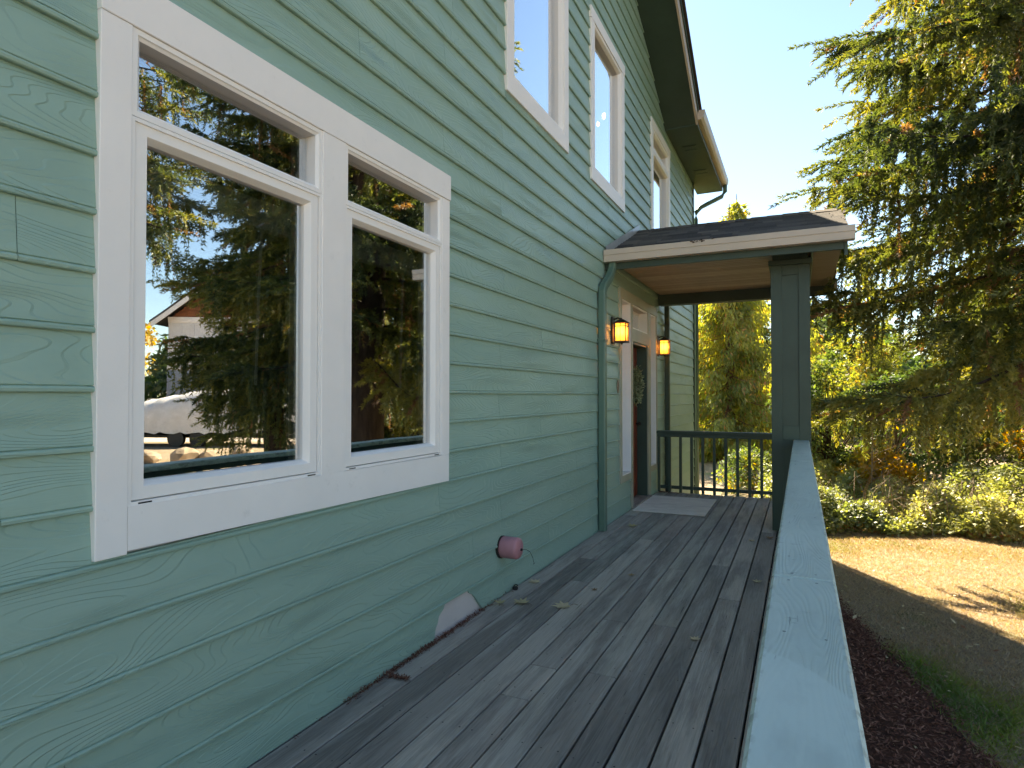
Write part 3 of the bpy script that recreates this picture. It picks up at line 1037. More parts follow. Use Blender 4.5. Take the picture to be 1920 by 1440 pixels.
# ---- near downspout on the wall
def downspout(name, pts, w, d, mat, strap_z):
    """rectangular pipe swept along pts"""
    P = np.array(pts, float)
    T = np.gradient(P, axis=0); T /= np.linalg.norm(T, axis=1)[:, None]
    side = np.array([1., 0, 0])
    v = []; f = []
    for p, t in zip(P, T):
        n = np.cross(t, side); n /= np.linalg.norm(n)
        c = .3
        for a, b in ((-1, -1 + c), (-1 + c, -1), (1 - c, -1), (1, -1 + c), (1, 1 - c), (1 - c, 1), (-1 + c, 1), (-1, 1 - c)):
            v.append(tuple(p + side * a * d / 2 + n * b * w / 2))
    m = len(P)
    for i in range(m - 1):
        for j in range(8):
            k = (j + 1) % 8
            f.append((i * 8 + j, i * 8 + k, (i + 1) * 8 + k, (i + 1) * 8 + j))
    f.append(tuple(range(7, -1, -1))); f.append(tuple((m - 1) * 8 + j for j in range(8)))
    o = hpart(obj(name, mesh(name, v, f, mat)))
    for z in strap_z:
        y = P[-1][1]
        b = MB(); b.box(.02, .026 + d + .006, y - w / 2 - .004, y + w / 2 + .004, z, z + .022, .002)
        q = b.build('strap', mat, o)
    return o
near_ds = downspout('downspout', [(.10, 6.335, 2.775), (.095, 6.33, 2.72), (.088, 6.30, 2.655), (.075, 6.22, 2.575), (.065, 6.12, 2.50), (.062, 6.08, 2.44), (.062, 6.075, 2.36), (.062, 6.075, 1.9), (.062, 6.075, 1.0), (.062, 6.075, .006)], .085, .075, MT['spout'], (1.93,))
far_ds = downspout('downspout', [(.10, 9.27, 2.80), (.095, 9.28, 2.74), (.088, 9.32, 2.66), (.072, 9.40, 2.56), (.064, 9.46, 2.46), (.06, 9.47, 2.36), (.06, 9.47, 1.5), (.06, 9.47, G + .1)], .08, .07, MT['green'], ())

# ------------------------------------------------------------------ porch
porch = empty('porch', (1.8, 7.0, 0))
tag(porch, 'gabled entry porch with dark green square post, shingled roof and beige gutter', 'porch')
def ppart(o):
    o.parent = porch
    o.location.x -= 1.8; o.location.y -= 7.0
    return o
PE, PR = 6.36, 7.78           # eave and ridge, y
PZ, PZR = 2.895, 3.47         # heights
PX = 2.30
PYF = 2 * PR - PE
def porch_roof():
    roof = ppart(empty('porch_roof'))
    s = (PZR - PZ) / (PR - PE)
    sl = math.atan(s)
    core = MB()
    core.prism([(PE, PZ - .03), (PR, PZR - .03), (PYF, PZ - .03), (PYF, PZ - .055), (PR, PZR - .055), (PE, PZ - .055)], 'x', .002, PX)
    core.build('roof_deck', MT['ceil'], roof)
    far = MB()
    far.prism([(PR, PZR - .025), (PYF + .04, PZ - .045), (PYF + .04, PZ - .03), (PR, PZR)], 'x', .003, PX + .02)
    far.build('far_shingles', MT['shingle'], roof)
    rows = 12
    Ls = math.hypot(PR - PE, PZR - PZ) + .06
    ex = Ls / rows
    r = random.Random(5)
    meshes = []
    for k in range(7):
        wd = .2 + .022 * k
        v, f = box_vf(-wd / 2, wd / 2, -ex * .62, ex * .62, -.007, .007, .002)
        meshes.append((wd, mesh('shingle', v, f, MT['shingle'])))
    for i in range(rows):
        t = (i + .5) * ex - .06
        y = PE + t * math.cos(sl); z = PZ + t * math.sin(sl)
        x = .006
        first = True
        while x < PX + .015:
            wd, me = r.choice(meshes)
            if first: wd, me = meshes[i % 3]; first = False
            if x + wd > PX + .05: break
            o = obj('shingle', me, roof, (x + wd / 2, y, z - .010 + r.uniform(0, .004)), (sl + .075 + r.uniform(-.01, .01), 0, r.uniform(-.004, .004)))
            x += wd + .002
        if PX + .02 - x > .03:
            v, f = box_vf(-(PX + .02 - x) / 2, (PX + .02 - x) / 2, -ex * .62, ex * .62, -.004, .004, .0015)
            obj('shingle', mesh('shingle', v, f, MT['shingle']), roof, ((x + PX + .02) / 2, y, z - .010), (sl + .055, 0, 0))
    x = .02
    while x < PX - .17:
        b = MB()
        b.prism([(-.13, -.065), (0, -.012), (.13, -.065), (.13, -.057), (0, .002), (-.13, -.057)], 'x', 0, .215)
        b.build('ridge_shingle', MT['shingle'], roof, (x, PR, PZR + .015 + r.uniform(0, .004)), (0, R(1.6), 0))
        x += .17
    fl = MB()
    n = 9
    for k in range(n):
        t0 = k / n * Ls - .04; t1 = (k + 1.15) / n * Ls - .04
        y0 = PE + t0 * math.cos(sl); z0 = PZ + t0 * math.sin(sl); y1 = PE + t1 * math.cos(sl); z1 = PZ + t1 * math.sin(sl)
        fl.add([(.028, y0, z0 - .01), (.028, y1, z1 - .01), (.028, y1, z1 + .085), (.028, y0, z0 + .085), (.032 + .001 * (k % 2), y0, z0 - .01), (.032 + .001 * (k % 2), y1, z1 - .01), (.032 + .001 * (k % 2), y1, z1 + .085), (.032 + .001 * (k % 2), y0, z0 + .085)],
               [(4, 5, 6, 7), (3, 2, 1, 0), (7, 6, 2, 3), (0, 1, 5, 4), (0, 4, 7, 3), (1, 2, 6, 5)])
    fl.build('flashing', MT['flash'], roof)
    # rake boards at the gable end
    for sgn in (-1, 1):
        b = MB()
        ye = PE - .01 if sgn < 0 else PYF + .01
        b.prism([(ye, PZ - .235), (PR, PZR - .235), (PR, PZR - .035), (ye, PZ - .035)] if sgn < 0 else [(PR, PZR - .235), (ye, PZ - .235), (ye, PZ - .035), (PR, PZR - .035)], 'x', PX - .035, PX - .008)
        b.build('rake_board', MT['green'], roof)
    g = MB()
    g.prism([(6.66, 2.80), (PYF - .3, 2.80), (PR, PZR - .10)], 'x', 2.0, 2.02)
    g.build('gable_panel', MT['siding'], roof)
    # fascia, both eaves
    for y in (PE - .012, PYF - .013):
        b = MB(); b.box(.004, PX - .04, y, y + .025, 2.715, PZ - .058, .002); b.build('fascia', MT['green_x'], roof)
    # gutters, K profile
    for y, sg in ((PE - .0125, -1), (PYF + .0125, 1)):
        p = [(0, .0), (0, -.125), (.096, -.125), (.099, -.06), (.1, -.057), (.106, -.054), (.106, 0), (.1, 0), (.1, -.05), (.095, -.053), (.093, -.06), (.09, -.118), (.008, -.118), (.008, 0)]
        poly = [(y + sg * a, PZ + .012 + b_) for a, b_ in p]
        if sg > 0: poly = list(reversed(poly))
        b = MB(); b.prism(poly, 'x', .03, PX + .04)
        solid = [poly[i] for i in range(7)] if sg < 0 else [poly[-1 - i] for i in range(7)]
        b.prism(solid, 'x', PX + .04, PX + .046); b.prism(solid, 'x', .026, .03)
        b.build('gutter', MT['beige'], roof)
    # beams and boarded ceiling
    b = MB(); b.box(1.64, 1.967, 6.84, 7.165, 2.759, 2.836, .003); b.build('beam', MT['green_x'], roof)
    b = MB(); b.box(.034, 2.0, 9.0, 9.16, 2.69, 2.86, .003); b.build('beam', MT['green_x'], roof)
    b = MB(); b.box(1.84, 2.0, 7.205, 8.9995, 2.69, 2.858, .003); b.build('beam', MT['green'], roof)
    y = PE + .014
    while y < 8.99:
        if True:
            box_part('ceiling_board', MT['ceil'], roof, .036, 1.998 if y < 7.1 else 1.838, y, min(y + .076, 8.995), 2.838, 2.852, .009)
        y += .086
    y = PE + .014
    k = 0
    for y0, y1 in ((PE + .014, 6.8), (6.8, 7.6), (7.6, 8.4), (8.4, PYF - .02)):
        box_part('end_soffit', MT['ceil'], roof, 2.022, PX - .037, y0, y1 - .002, 2.80, 2.812, .002)
    b = MB(); b.box(2.005, PX - .037, PYF - .30, PYF - .275, 2.69, 2.80, .002); b.build('soffit_return', MT['green_x'], roof)
    deb = MB()
    for k in range(14):
        x0 = 1.02 + r.uniform(-.09, .09)
        deb.tube([(x0, PE - .11 + r.uniform(-.01, .02), PZ + .004), (x0 + r.uniform(-.05, .05), PE - .12 + r.uniform(-.02, 0), PZ + r.uniform(-.01, .03))], .004, 4)
    deb.build('gutter_debris', MT['soil'], roof)
porch_roof()

def post():
    p = ppart(empty('post'))
    def at(y0, far=False):
        x0, x1 = 1.622, 1.985
        y1 = y0 + (x1 - x0)
        b = MB(); b.box(x0 + .014, x1 - .014, y0 + .014, y1 - .014, .004, 2.70)
        b.build('post_core', MT['green'], p)
        sw = .105
        for face in range(4):
            for side in (0, 1):
                if face == 0: q = (x0 if side == 0 else x1 - sw, x0 + sw if side == 0 else x1, y0, y0 + .0138)
                elif face == 1: q = (x0 if side == 0 else x1 - sw, x0 + sw if side == 0 else x1, y1 - .0138, y1)
                elif face == 2: q = (x0, x0 + .0138, y0 + .0142 if side == 0 else y1 - sw, y0 + sw if side == 0 else y1 - .0142)
                else: q = (x1 - .0138, x1, y0 + .0142 if side == 0 else y1 - sw, y0 + sw if side == 0 else y1 - .0142)
                box_part('stile', MT['green'], p, q[0], q[1], q[2], q[3], .004, 2.70, .002)
            for z0, z1 in ((.004, .16), (.93, 1.07), (2.60, 2.70)):
                if face == 0: q = (x0 + sw + .0004, x1 - sw - .0004, y0, y0 + .0135)
                elif face == 1: q = (x0 + sw + .0004, x1 - sw - .0004, y1 - .0135, y1)
                elif face == 2: q = (x0, x0 + .0135, y0 + sw + .0004, y1 - sw - .0004)
                else: q = (x1 - .0135, x1, y0 + sw + .0004, y1 - sw - .0004)
                box_part('cross_rail', MT['green_x'], p, q[0], q[1], q[2], q[3], z0, z1, .002)
        box_part('post_cap', MT['green_x'], p, x0 - .02, x1 + .02, y0 - .02, y1 + .02, 2.701, 2.758, .006)
    at(6.82)
    return p
post()
def far_post():
    p = ppart(empty('post'))
    b = MB(); b.box(1.64, 1.96, 8.82, 9.15, .0, 2.69, .004); b.build('post_core', MT['green'], p)
    box_part('post_cap', MT['green_x'], p, 1.62, 1.98, 8.80, 9.17, 2.64, 2.688, .006)
far_post()

# ------------------------------------------------------------------ wall lanterns
def lantern(y, z, label):
    root = empty('wall_lantern', (.025, y, z))
    tag(root, label, 'wall lantern', 'lit lanterns beside the front door')
    b = MB(); b.box(0, .018, -.055, .055, -.15, .15, .006); b.build('back_plate', MT['black'], root)
    b = MB()
    b.tube([(.015, 0, .12), (.06, 0, .135), (.105, 0, .125), (.105, 0, .10)], .009, 8)
    b.build('arm', MT['black'], root)
    x0, x1, w = .045, .165, .062
    fr = MB()
    for sx in (x0, x1):
        for sy in (-w, w): fr.box(sx - .005, sx + .005, sy - .005, sy + .005, -.125, .075)
    for zz in (-.128, .035, .072):
        fr.box(x0, x1, -w - .005, -w + .004, zz, zz + .008); fr.box(x0, x1, w - .004, w + .005, zz, zz + .008)
        fr.box(x0 - .005, x0 + .004, -w, w, zz, zz + .008); fr.box(x1 - .004, x1 + .005, -w, w, zz, zz + .008)
    for xx in (.105,):
        fr.box(xx - .003, xx + .003, -w - .004, -w + .003, -.125, .075); fr.box(xx - .003, xx + .003, w - .003, w + .004, -.125, .075)
    fr.box(x1 - .003, x1 + .004, -.003, .003, -.125, .075)
    fr.build('cage', MT['black'], root)
    rf = MB()
    v = [(x0 - .018, -w - .02, .08), (x1 + .018, -w - .02, .08), (x1 + .018, w + .02, .08), (x0 - .018, w + .02, .08), (.085, -.02, .118), (.125, -.02, .118), (.125, .02, .118), (.085, .02, .118)]
    rf.add(v, [(3, 2, 1, 0), (0, 1, 5, 4), (1, 2, 6, 5), (2, 3, 7, 6), (3, 0, 4, 7), (4, 5, 6, 7)])
    rf.build('lantern_roof', MT['black'], root)
    bs = MB(); bs.box(x0 - .008, x1 + .008, -w - .008, w + .008, -.137, -.129, .002); bs.tube([(.105, 0, -.137), (.105, 0, -.15), (.105, 0, -.16)], [.02, .012, .003], 8)
    bs.build('base', MT['black'], root)
    gl = MB(); gl.box(x0 + .006, x1 - .006, -w + .005, w - .005, -.126, .073); gl.build('amber_glass', MT['amber'], root)
    bb = MB(); bb.tube([(.105, 0, z_) for z_ in (-.06, -.05, -.02, .005, .02, .025)], [.004, .018, .024, .018, .01, .002], 10); bb.build('bulb', MT['lamp'], root, smooth=True)
    return root
lantern(6.575, 2.09, 'lit amber lantern on the wall next to the near downspout')
lantern(8.93, 2.09, 'lit amber lantern on the wall past the front door')

# ------------------------------------------------------------------ deck
deck = empty('deck', (0, 0, 0))
tag(deck, 'weathered grey plank deck between the green wall and the railing', 'deck', kind='structure')
def deck_boards():
    r = random.Random(11)
    pitch = .1495
    x = .028
    i = 0
    known = {0: [2.51, 7.0], 1: [5.0], 2: [4.37, 8.0], 3: [1.6, 5.9], 4: [2.57, 2.92], 5: [3.70, 7.2], 6: [2.96, 5.0], 7: [3.74], 8: [1.2, 5.24], 9: [4.4], 10: [2.2, 6.7], 11: [6.0, 3.2], 12: [3.9]}
    cache = {}
    while x < 1.96:
        w = pitch - (.007 if i < 6 else .010)
        ya, yb = -1.5, 8.93
        cuts = [ya] + sorted(j for j in known.get(i, [r.uniform(2, 6)])) + [yb]
        for a, b in zip(cuts[:-1], cuts[1:]):
            key = (round(b - a, 2), round(w, 4))
            y0, y1 = a + .0015, b - .0015
            o = box_part('deck_board', MT['deck'], deck, x, x + w, y0, y1, -.038, 0.0 + r.uniform(-.0022, .0012), .004)
        x += pitch; i += 1
    # joists and rim under the boards
    j = MB()
    for k in range(27):
        yy = -1.4 + k * .405
        if yy > 8.9: break
        j.box(.03, 1.93, yy - .02, yy + .02, -.20, -.0405)
    j.box(1.9355, 1.975, -1.5, 8.95, -.24, -.0405)
    j.box(.03, 1.93, 8.91, 8.95, -.24, -.0405)
    j.build('joists', MT['green_x'], deck)
    sk = MB()
    for k in range(24): sk.box(1.93, 1.945, -1.5 + k * .44, -1.5 + k * .44 + .43, G - .02, -.245)
    sk.build('skirting', MT['siding'], deck)
    # nail heads, two in each board at each joist
    V = []; n = 6
    for i in range(13):
        for k in range(26):
            for dx in (.03, .112):
                yy = -1.4 + k * .405 + r.uniform(-.012, .012); xx = .028 + i * .1495 + dx + r.uniform(-.01, .01)
                rr = r.uniform(.003, .0048)
                for q in range(n): V.append((xx + rr * math.cos(q * math.pi / 3), yy + rr * math.sin(q * math.pi / 3), .0022))
    o = obj('nail_heads', quad_mesh('nail_heads', np.array(V), MT['black'], None, n), deck)
    tag(o, kind='stuff')
    # crumbs of needles and soil in the angle of wall and deck
    n = 1500
    Y = np.concatenate([rng.normal(2.95, .35, n // 2), rng.uniform(2.2, 3.6, n // 2)])
    P = np.stack([.03 + np.abs(rng.normal(0, .012, n)), Y, rng.uniform(.002, .012, n)], 1)
    m2 = 260
    P2 = np.stack([rng.uniform(.05, .16, m2), rng.normal(2.505, .008, m2), rng.uniform(.002, .006, m2)], 1)
    m3 = 500
    P3 = np.stack([.05 + np.abs(rng.normal(0, .14, m3)), 8.86 - np.abs(rng.normal(0, .04, m3)), rng.uniform(.002, .012, m3)], 1)
    P = np.concatenate([P, P2, P3]); n = len(P)
    D = rand_dir(n); D[:, 2] = np.abs(D[:, 2]) * .3
    V = kites(P, D, rand_dir(n) * .4 + np.array([0, 0, 1.]), rng.uniform(.008, .03, n), rng.uniform(.002, .007, n))
    o = obj('needle_litter', quad_mesh('needle_litter', V, MT['chips'], rng.uniform(0, 1, n)), deck)
    tag(o, kind='stuff')
deck_boards()

# ------------------------------------------------------------------ railings
def long_railing():
    root = empty('railing', (1.895, 3., 0))
    tag(root, 'long railing with a worn pale teal cap board beside the camera', 'railing')
    def rp(o): o.location.x -= 1.895; o.location.y -= 3.; return o
    for a, b in ((-1.5, 1.68), (1.683, 4.62), (4.623, 6.815)):
        rp(box_part('cap_board', MT['cap_near'] if a < 0 else MT['cap'], root, 1.823, 1.966, a, b, .892, .93, .006))
    V = []
    rr_ = random.Random(2)
    for y in list(np.arange(-1.2, 6.7, .62)) + [1.64, 1.72, 4.58, 4.66]:
        for x in (1.862, 1.93):
            cx, cy, q = x + rr_.uniform(-.008, .008) - 1.895, y + rr_.uniform(-.01, .01) - 3., rr_.uniform(.003, .0042)
            for k in range(6): V.append((cx + q * math.cos(k * math.pi / 3), cy + q * math.sin(k * math.pi / 3), .9306))
    tag(obj('screw_heads', quad_mesh('screw_heads', np.array(V), MT['screw'], None, 6), root), kind='stuff')
    rp(box_part('sub_rail', MT['green'], root, 1.845, 1.944, -1.5, 6.815, .853, .8915, .003))
    rp(box_part('bottom_rail', MT['green'], root, 1.875, 1.915, -1.5, 6.815, .07, .11, .003))
    y = -1.4
    while y < 6.75:
        rp(box_part('baluster', MT['green'], root, 1.846, 1.8745, y, y + .037, .03, .8525, .002)); y += .14
    for y in (-1.45, 2.6):
        rp(box_part('rail_post', MT['green'], root, 1.88, 1.96, y, y + .085, -.3, .8528, .003))
long_railing()

def far_railing():
    root = empty('railing', (.8, 8.86, 0))
    tag(root, 'dark green railing with square balusters across the far end of the deck', 'railing')
    def rp(o): o.location.x -= .8; o.location.y -= 8.86; return o
    rp(box_part('cap_board', MT['green_x'], root, .03, 1.64, 8.80, 8.935, .838, .876, .004))
    rp(box_part('sub_rail', MT['green_x'], root, .03, 1.64, 8.825, 8.905, .79, .8375, .003))
    rp(box_part('bottom_rail', MT['green_x'], root, .03, 1.64, 8.865, 8.905, .055, .10, .003))
    for k in range(11):
        x = .038 + k * .151
        rp(box_part('baluster', MT['green'], root, x, x + .037, 8.828, 8.8645, .012, .7895, .002))
far_railing()

# ------------------------------------------------------------------ things on the deck and the wall
def doormat():
    root = empty('doormat', (.48, 7.85, .003))
    tag(root, 'flat pale grey ribbed mat lying in front of the door', 'doormat')
    n = 13
    L = 1.20
    for k in range(n):
        y = -L / 2 + k * L / n
        b = box_part('rib', MT['mat'], root, -.415, .415, y, y + L / n - .020, .0035, .016, .005)
    b = MB(); b.box(-.41, .41, -L / 2, L / 2 - .006, 0, .0034); b.build('backing', MT['deck'], root)
    root.rotation_euler.z = R(.6)
doormat()

def vent_cover():
    root = empty('vent_cover', (.022, 3.83, .335))
    tag(root, 'faded pink plastic cylinder capping a pipe low on the green wall', 'pipe cover')
    b = MB()
    xs = [.0, .012, .11, .124, .132, .135]
    rs = [.071, .073, .073, .069, .058, .0005]
    b.tube([(x, 0, 0) for x in xs], rs, 28, True)
    o = b.build('cap', MT['pink'], root, smooth=True)
    b = MB(); b.tube([(-.012, -.006, 0), (.004, -.006, 0)], .077, 24); b.build('collar', MT['black'], root)
    b = MB(); b.tube([(.133, .01, -.008), (.146, .01, -.008)], [.009, .009], 10); b.build('plug', MT['black'], root)
    b = MB()
    b.tube([(.145, .01, -.008), (.165, .03, -.008), (.185, .055, -.03), (.195, .075, -.07), (.20, .088, -.115)], .0016, 5)
    b.tube([(.20, .074, -.115), (.20, .102, -.112)], .0016, 5)
    b.build('wire', MT['black'], root)
vent_cover()

def hose_cap():
    root = empty('plastic_cap', (.05, 3.98, .002))
    tag(root, 'small black plastic cap lying where wall meets deck', 'cap')
    b = MB(); b.tube([(0, 0, z) for z in (0, .006, .018, .024)], [.016, .02, .02, .014], 12); b.build('ring', MT['black'], root)
    b = MB(); b.tube([(.004, 0, .02), (.012, .016, .028), (-.004, .024, .03), (-.016, .01, .024)], .004, 6); b.build('loop', MT['black'], root)
hose_cap()

def small_wall_plate():
    root = empty('wall_plaque', (.024, 6.84, 1.48))
    root.location = (.018, 6.80, 1.475)
    tag(root, 'small brown lozenge shaped plaque on the siding left of the door', 'plaque')
    b = MB()
    b.prism([(-.001, -.075), (.018, -.045), (.028, 0), (.018, .045), (-.001, .075), (-.02, .045), (-.03, 0), (-.02, -.045)], 'x', 0, .012)
    b.build('plate', MT['twig'], root)
    b = MB(); b.tube([(.012, 0, 0), (.02, 0, 0)], [.012, .008], 10); b.build('button', MT['twig'], root)
small_wall_plate()

def leaf(loc, rotz, size, tint, label, curl=.25):
    """lobed dry leaf with curled edges"""
    pts = []
    lob = [(0, -.5), (.12, -.42), (.42, -.46), (.34, -.2), (.62, -.02), (.34, .06), (.38, .34), (.16, .24), (0, .62), (-.15, .25), (-.40, .33), (-.33, .05), (-.6, -.05), (-.36, -.2), (-.40, -.47), (-.12, -.42)]
    for x, y in lob: pts.append((x * size, y * size, curl * size * (x * x + .6 * y * y + .3 * x * y)))
    v = [(0, -.05 * size, 0)] + pts
    n = len(pts)
    f = [(0, 1 + i, 1 + (i + 1) % n) for i in range(n)]
    b = mesh('leaf_blade', v, f, MT['deadleaf'])
    at = b.attributes.new('tint', 'FLOAT', 'POINT'); at.data.foreach_set('value', [tint] * len(v))
    root = empty('fallen_leaf', loc, (0, 0, rotz))
    obj('blade', b, root)
    s = MB(); s.tube([(0, -.5 * size, .15 * curl * size), (.03 * size, -.75 * size, .1 * size), (.02 * size, -.95 * size, .02 * size)], size * .012, 4); s.build('stalk', MT['twig'], root)
    tag(root, label, 'leaf', 'dry leaves on the deck')
leaf((.085, 3.66, .012), .4, .075, .55, 'small greenish dry leaf against the wall beside the bare patch', .8)
leaf((.20, 3.74, .006), 1.3, .10, .5, 'curled greenish tan leaf two boards out from the wall', .5)
leaf((.47, 3.79, .005), 2.1, .115, .1, 'largest pale tan leaf lying in the middle of the deck', .3)
leaf((.10, 4.20, .005), .9, .085, .05, 'pale tan leaf near the wall beyond the black cap', .35)
leaf((.285, 6.40, .005), 2.4, .11, .6, 'dull olive leaf on the deck near the downspout foot', .6)
leaf((.56, 4.21, .005), .3, .045, .95, 'tiny brown leaf fragment in the middle of the deck', .6)
leaf((.71, 4.66, .005), 1.7, .05, .85, 'small brown curled leaf beyond the tiny fragment', .6)
leaf((1.59, 4.90, .005), .2, .065, .3, 'small pale leaf near the rail, before the post', .5)
leaf((1.34, 3.60, .005), 1.1, .055, .15, 'thin cream leaf sliver on the dark boards by the rail', .5)
leaf((1.46, 6.24, .005), .6, .06, .0, 'narrow whitish leaf at the foot of the post', .6)
leaf((1.61, 6.43, .005), 2.7, .07, .9, 'brown and white curled leaf under the post corner', .6)

# ------------------------------------------------------------------ trees
def tube_arrays(paths, n=5):
    Vs = []; Fs = []; base = 0
    for P, r in paths:
        v, f = tube_vf(P, r, n, False)
        Vs += v; Fs += [tuple(i + base for i in q) for q in f]; base += len(v)
    return Vs, Fs

def spruce(name, label, base, H, R0, Lmax, zlo, seed, dens=1.0, node=.03, kl=.064, kw=.020, ztop_dense=9.0, group=None, dead=.10, mat='spruce', droop=1.0, lo_len=.85, facing=None):
    g = np.random.default_rng(seed)
    root = empty(name, base)
    tag(root, label, 'tree', group)
    zz = np.linspace(0, H, 14)
    tr = [(.06 * math.sin(z * .7 + seed), .06 * math.cos(z * .5 + seed), z) for z in zz]
    b = MB(); b.tube([(tr[0][0], tr[0][1], -.3)] + tr, [R0 * 1.35] + [R0 * (1 - .93 * z / H) for z in zz], 12, False)
    b.build('trunk', MT['bark'], root, smooth=True)
    limbs = []
    PV = []; PT = []
    z = zlo
    while z < H - .3:
        hi = z > ztop_dense
        nb = int(g.integers(4, 7)) if not hi else 4
        ph0 = g.uniform(0, 6.28)
        for k in range(nb):
            ph = ph0 + k * 6.283 / nb + g.normal(0, .25)
            L = Lmax * (1 - z / H) ** .75 * g.uniform(.72, 1.08) * (lo_len + (1 - lo_len) * min(1, (z - zlo) / 2.5))
            if L < .25: continue
            d = np.array([math.cos(ph), math.sin(ph), 0])
            side = np.array([-d[1], d[0], 0])
            s = np.linspace(0, 1, 12)
            sag = g.uniform(.38, .62) * droop
            up = g.uniform(.0, .18)
            bend = g.normal(0, .12)
            path = np.array([0, 0, z]) + np.outer(L * s * (1 - .1 * s), d) + np.outer(L * bend * s ** 2, side) + np.outer(L * (up * s - sag * s ** 1.6 + .26 * droop * s ** 4), [0, 0, 1.])
            limbs.append((path, np.linspace(.008 + .007 * L, .003, 12)))
            dn = dens * (.4 if hi else 1.)
            if facing is not None and d @ facing < -.2: dn *= .35
            nt = max(4, int(L * 27 * dn))
            ss = np.sort(g.uniform(.10, 1, nt))
            Pn = np.stack([np.interp(ss, s, path[:, q]) for q in range(3)], 1)
            sg = np.where(g.uniform(size=nt) < .5, -1, 1)
            cl = g.uniform(.05, .8) * .5 + g.normal(.22, .1)
            for i in range(nt):
                hang = g.uniform() < .45 * droop
                isdead = g.uniform() < dead * (1.7 - 1.5 * ss[i])
                if hang:
                    tl = (.15 + .5 * math.sin(ss[i] * 2.6)) * g.uniform(.5, 1.2)
                    dir0 = d * g.uniform(.0, .3) + side * sg[i] * g.uniform(.0, .35); pend = g.uniform(.9, 1.3)
                else:
                    tl = (.2 + .75 * math.sin(min(1, ss[i] * 1.02) * 2.7)) * g.uniform(.5, 1.1) * min(1, .45 + L / 5)
                    dir0 = d * g.uniform(.55, 1.0) + side * sg[i] * g.uniform(.35, .8); pend = g.uniform(.1, .55) * droop
                m = max(3, int(tl / (node * (1.7 if hi else 1.))))
                t = (np.arange(m) + .5) / m
                tp = Pn[i] + np.outer(tl * t * (1 - .25 * t * pend), dir0) + np.outer(-tl * pend * t ** 1.35, [0, 0, 1.])
                tv = dir0 + np.outer(-pend * 1.2 * t ** .4, [0, 0, 1.])
                kk = 3 if isdead and g.uniform() < .6 else 5
                Pk = np.repeat(tp, kk, 0) + g.normal(0, .008, (m * kk, 3))
                Dk = np.repeat(tv, kk, 0)
                Dk /= np.linalg.norm(Dk, axis=1)[:, None]
                rd = g.normal(size=Dk.shape); rd /= np.linalg.norm(rd, axis=1)[:, None]
                Dk = Dk + rd * .9
                q = len(Pk)
                sc = 1.6 if hi else 1.
                PV.append(blades(Pk, Dk, g.normal(size=(q, 3)), kl * sc * g.uniform(.7, 1.25, q), np.full(q, kw * sc)))
                base_t = g.uniform(.87, 1.) if isdead else np.clip(cl + g.normal(0, .12), 0, .8)
                fresh = np.repeat(np.clip((t - .6) * .5, 0, .25), kk) if not isdead else 0
                PT.append(np.clip(base_t + fresh + g.normal(0, .05, q), 0, .84 if not isdead else 1.))
        z += g.uniform(.2, .36) if not hi else g.uniform(.4, .6)
    v, f = tube_arrays(limbs, 5)
    tag(obj('limbs', mesh('limbs', v, f, MT['bark'], True), root), kind='stuff')
    obj('crown', quad_mesh('crown', np.concatenate(PV), MT[mat], np.concatenate(PT), 3), root)
    return root

def cedar(name, label, base, H, R0, Lmax, zlo, seed, dens=1.0, mat='cedar', kl=.2, kw=.045, group=None):
    """conifer with drooping flat sprays"""
    g = np.random.default_rng(seed)
    root = empty(name, base)
    tag(root, label, 'tree', group)
    zz = np.linspace(0, H, 12)
    b = MB(); b.tube([(0, 0, -.3)] + [(.05 * math.sin(z + seed), .05 * math.cos(z * .8), z) for z in zz], [R0 * 1.4] + [R0 * (1 - .95 * z / H) for z in zz], 10, False)
    b.build('trunk', MT['cedarbark'], root, smooth=True)
    limbs = []; PV = []; PT = []
    z = zlo
    while z < H - .15:
        nb = int(g.integers(4, 7))
        ph0 = g.uniform(0, 6.28)
        for k in range(nb):
            ph = ph0 + k * 6.283 / nb + g.normal(0, .3)
            L = Lmax * (1 - z / H) ** .8 * g.uniform(.65, 1.1)
            if L < .12: L = .12
            d = np.array([math.cos(ph), math.sin(ph), 0]); side = np.array([-d[1], d[0], 0])
            s = np.linspace(0, 1, 8)
            path = np.array([0, 0, z]) + np.outer(L * s, d) + np.outer(L * (.15 * s - .55 * s ** 1.5 + .3 * s ** 3), [0, 0, 1.])
            limbs.append((path, np.linspace(.01 + .008 * L, .003, 8)))
            n = max(6, int(46 * dens * L))
            ss = g.uniform(.15, 1, n)
            Pn = np.stack([np.interp(ss, s, path[:, q]) for q in range(3)], 1)
            tone = g.uniform(.1, .75)
            dd = g.uniform(size=n) < .10
            for rep in range(4):
                off = np.outer(g.normal(0, .16, n), side) + np.outer(g.normal(0, .08, n), d) + np.outer(-np.abs(g.normal(.05, .16, n)) - .1 * rep, [0, 0, 1.])
                D = np.outer(g.uniform(.1, .8, n), d) + np.outer(g.normal(0, .5, n), side) + np.outer(-g.uniform(.5, 1.5, n), [0, 0, 1.])
                PV.append(kites(Pn + off, D, g.normal(size=(n, 3)), kl * g.uniform(.5, 1.2, n), kw * g.uniform(.6, 1.3, n)))
                PT.append(np.where(dd, g.uniform(.85, 1., n), np.clip(tone + g.normal(0, .12, n), 0, .85)))
        z += g.uniform(.22, .40)
    v, f = tube_arrays(limbs, 5)
    tag(obj('limbs', mesh('limbs', v, f, MT['cedarbark'], True), root), kind='stuff')
    obj('crown', quad_mesh('crown', np.concatenate(PV), MT[mat], np.concatenate(PT)), root)
    return root

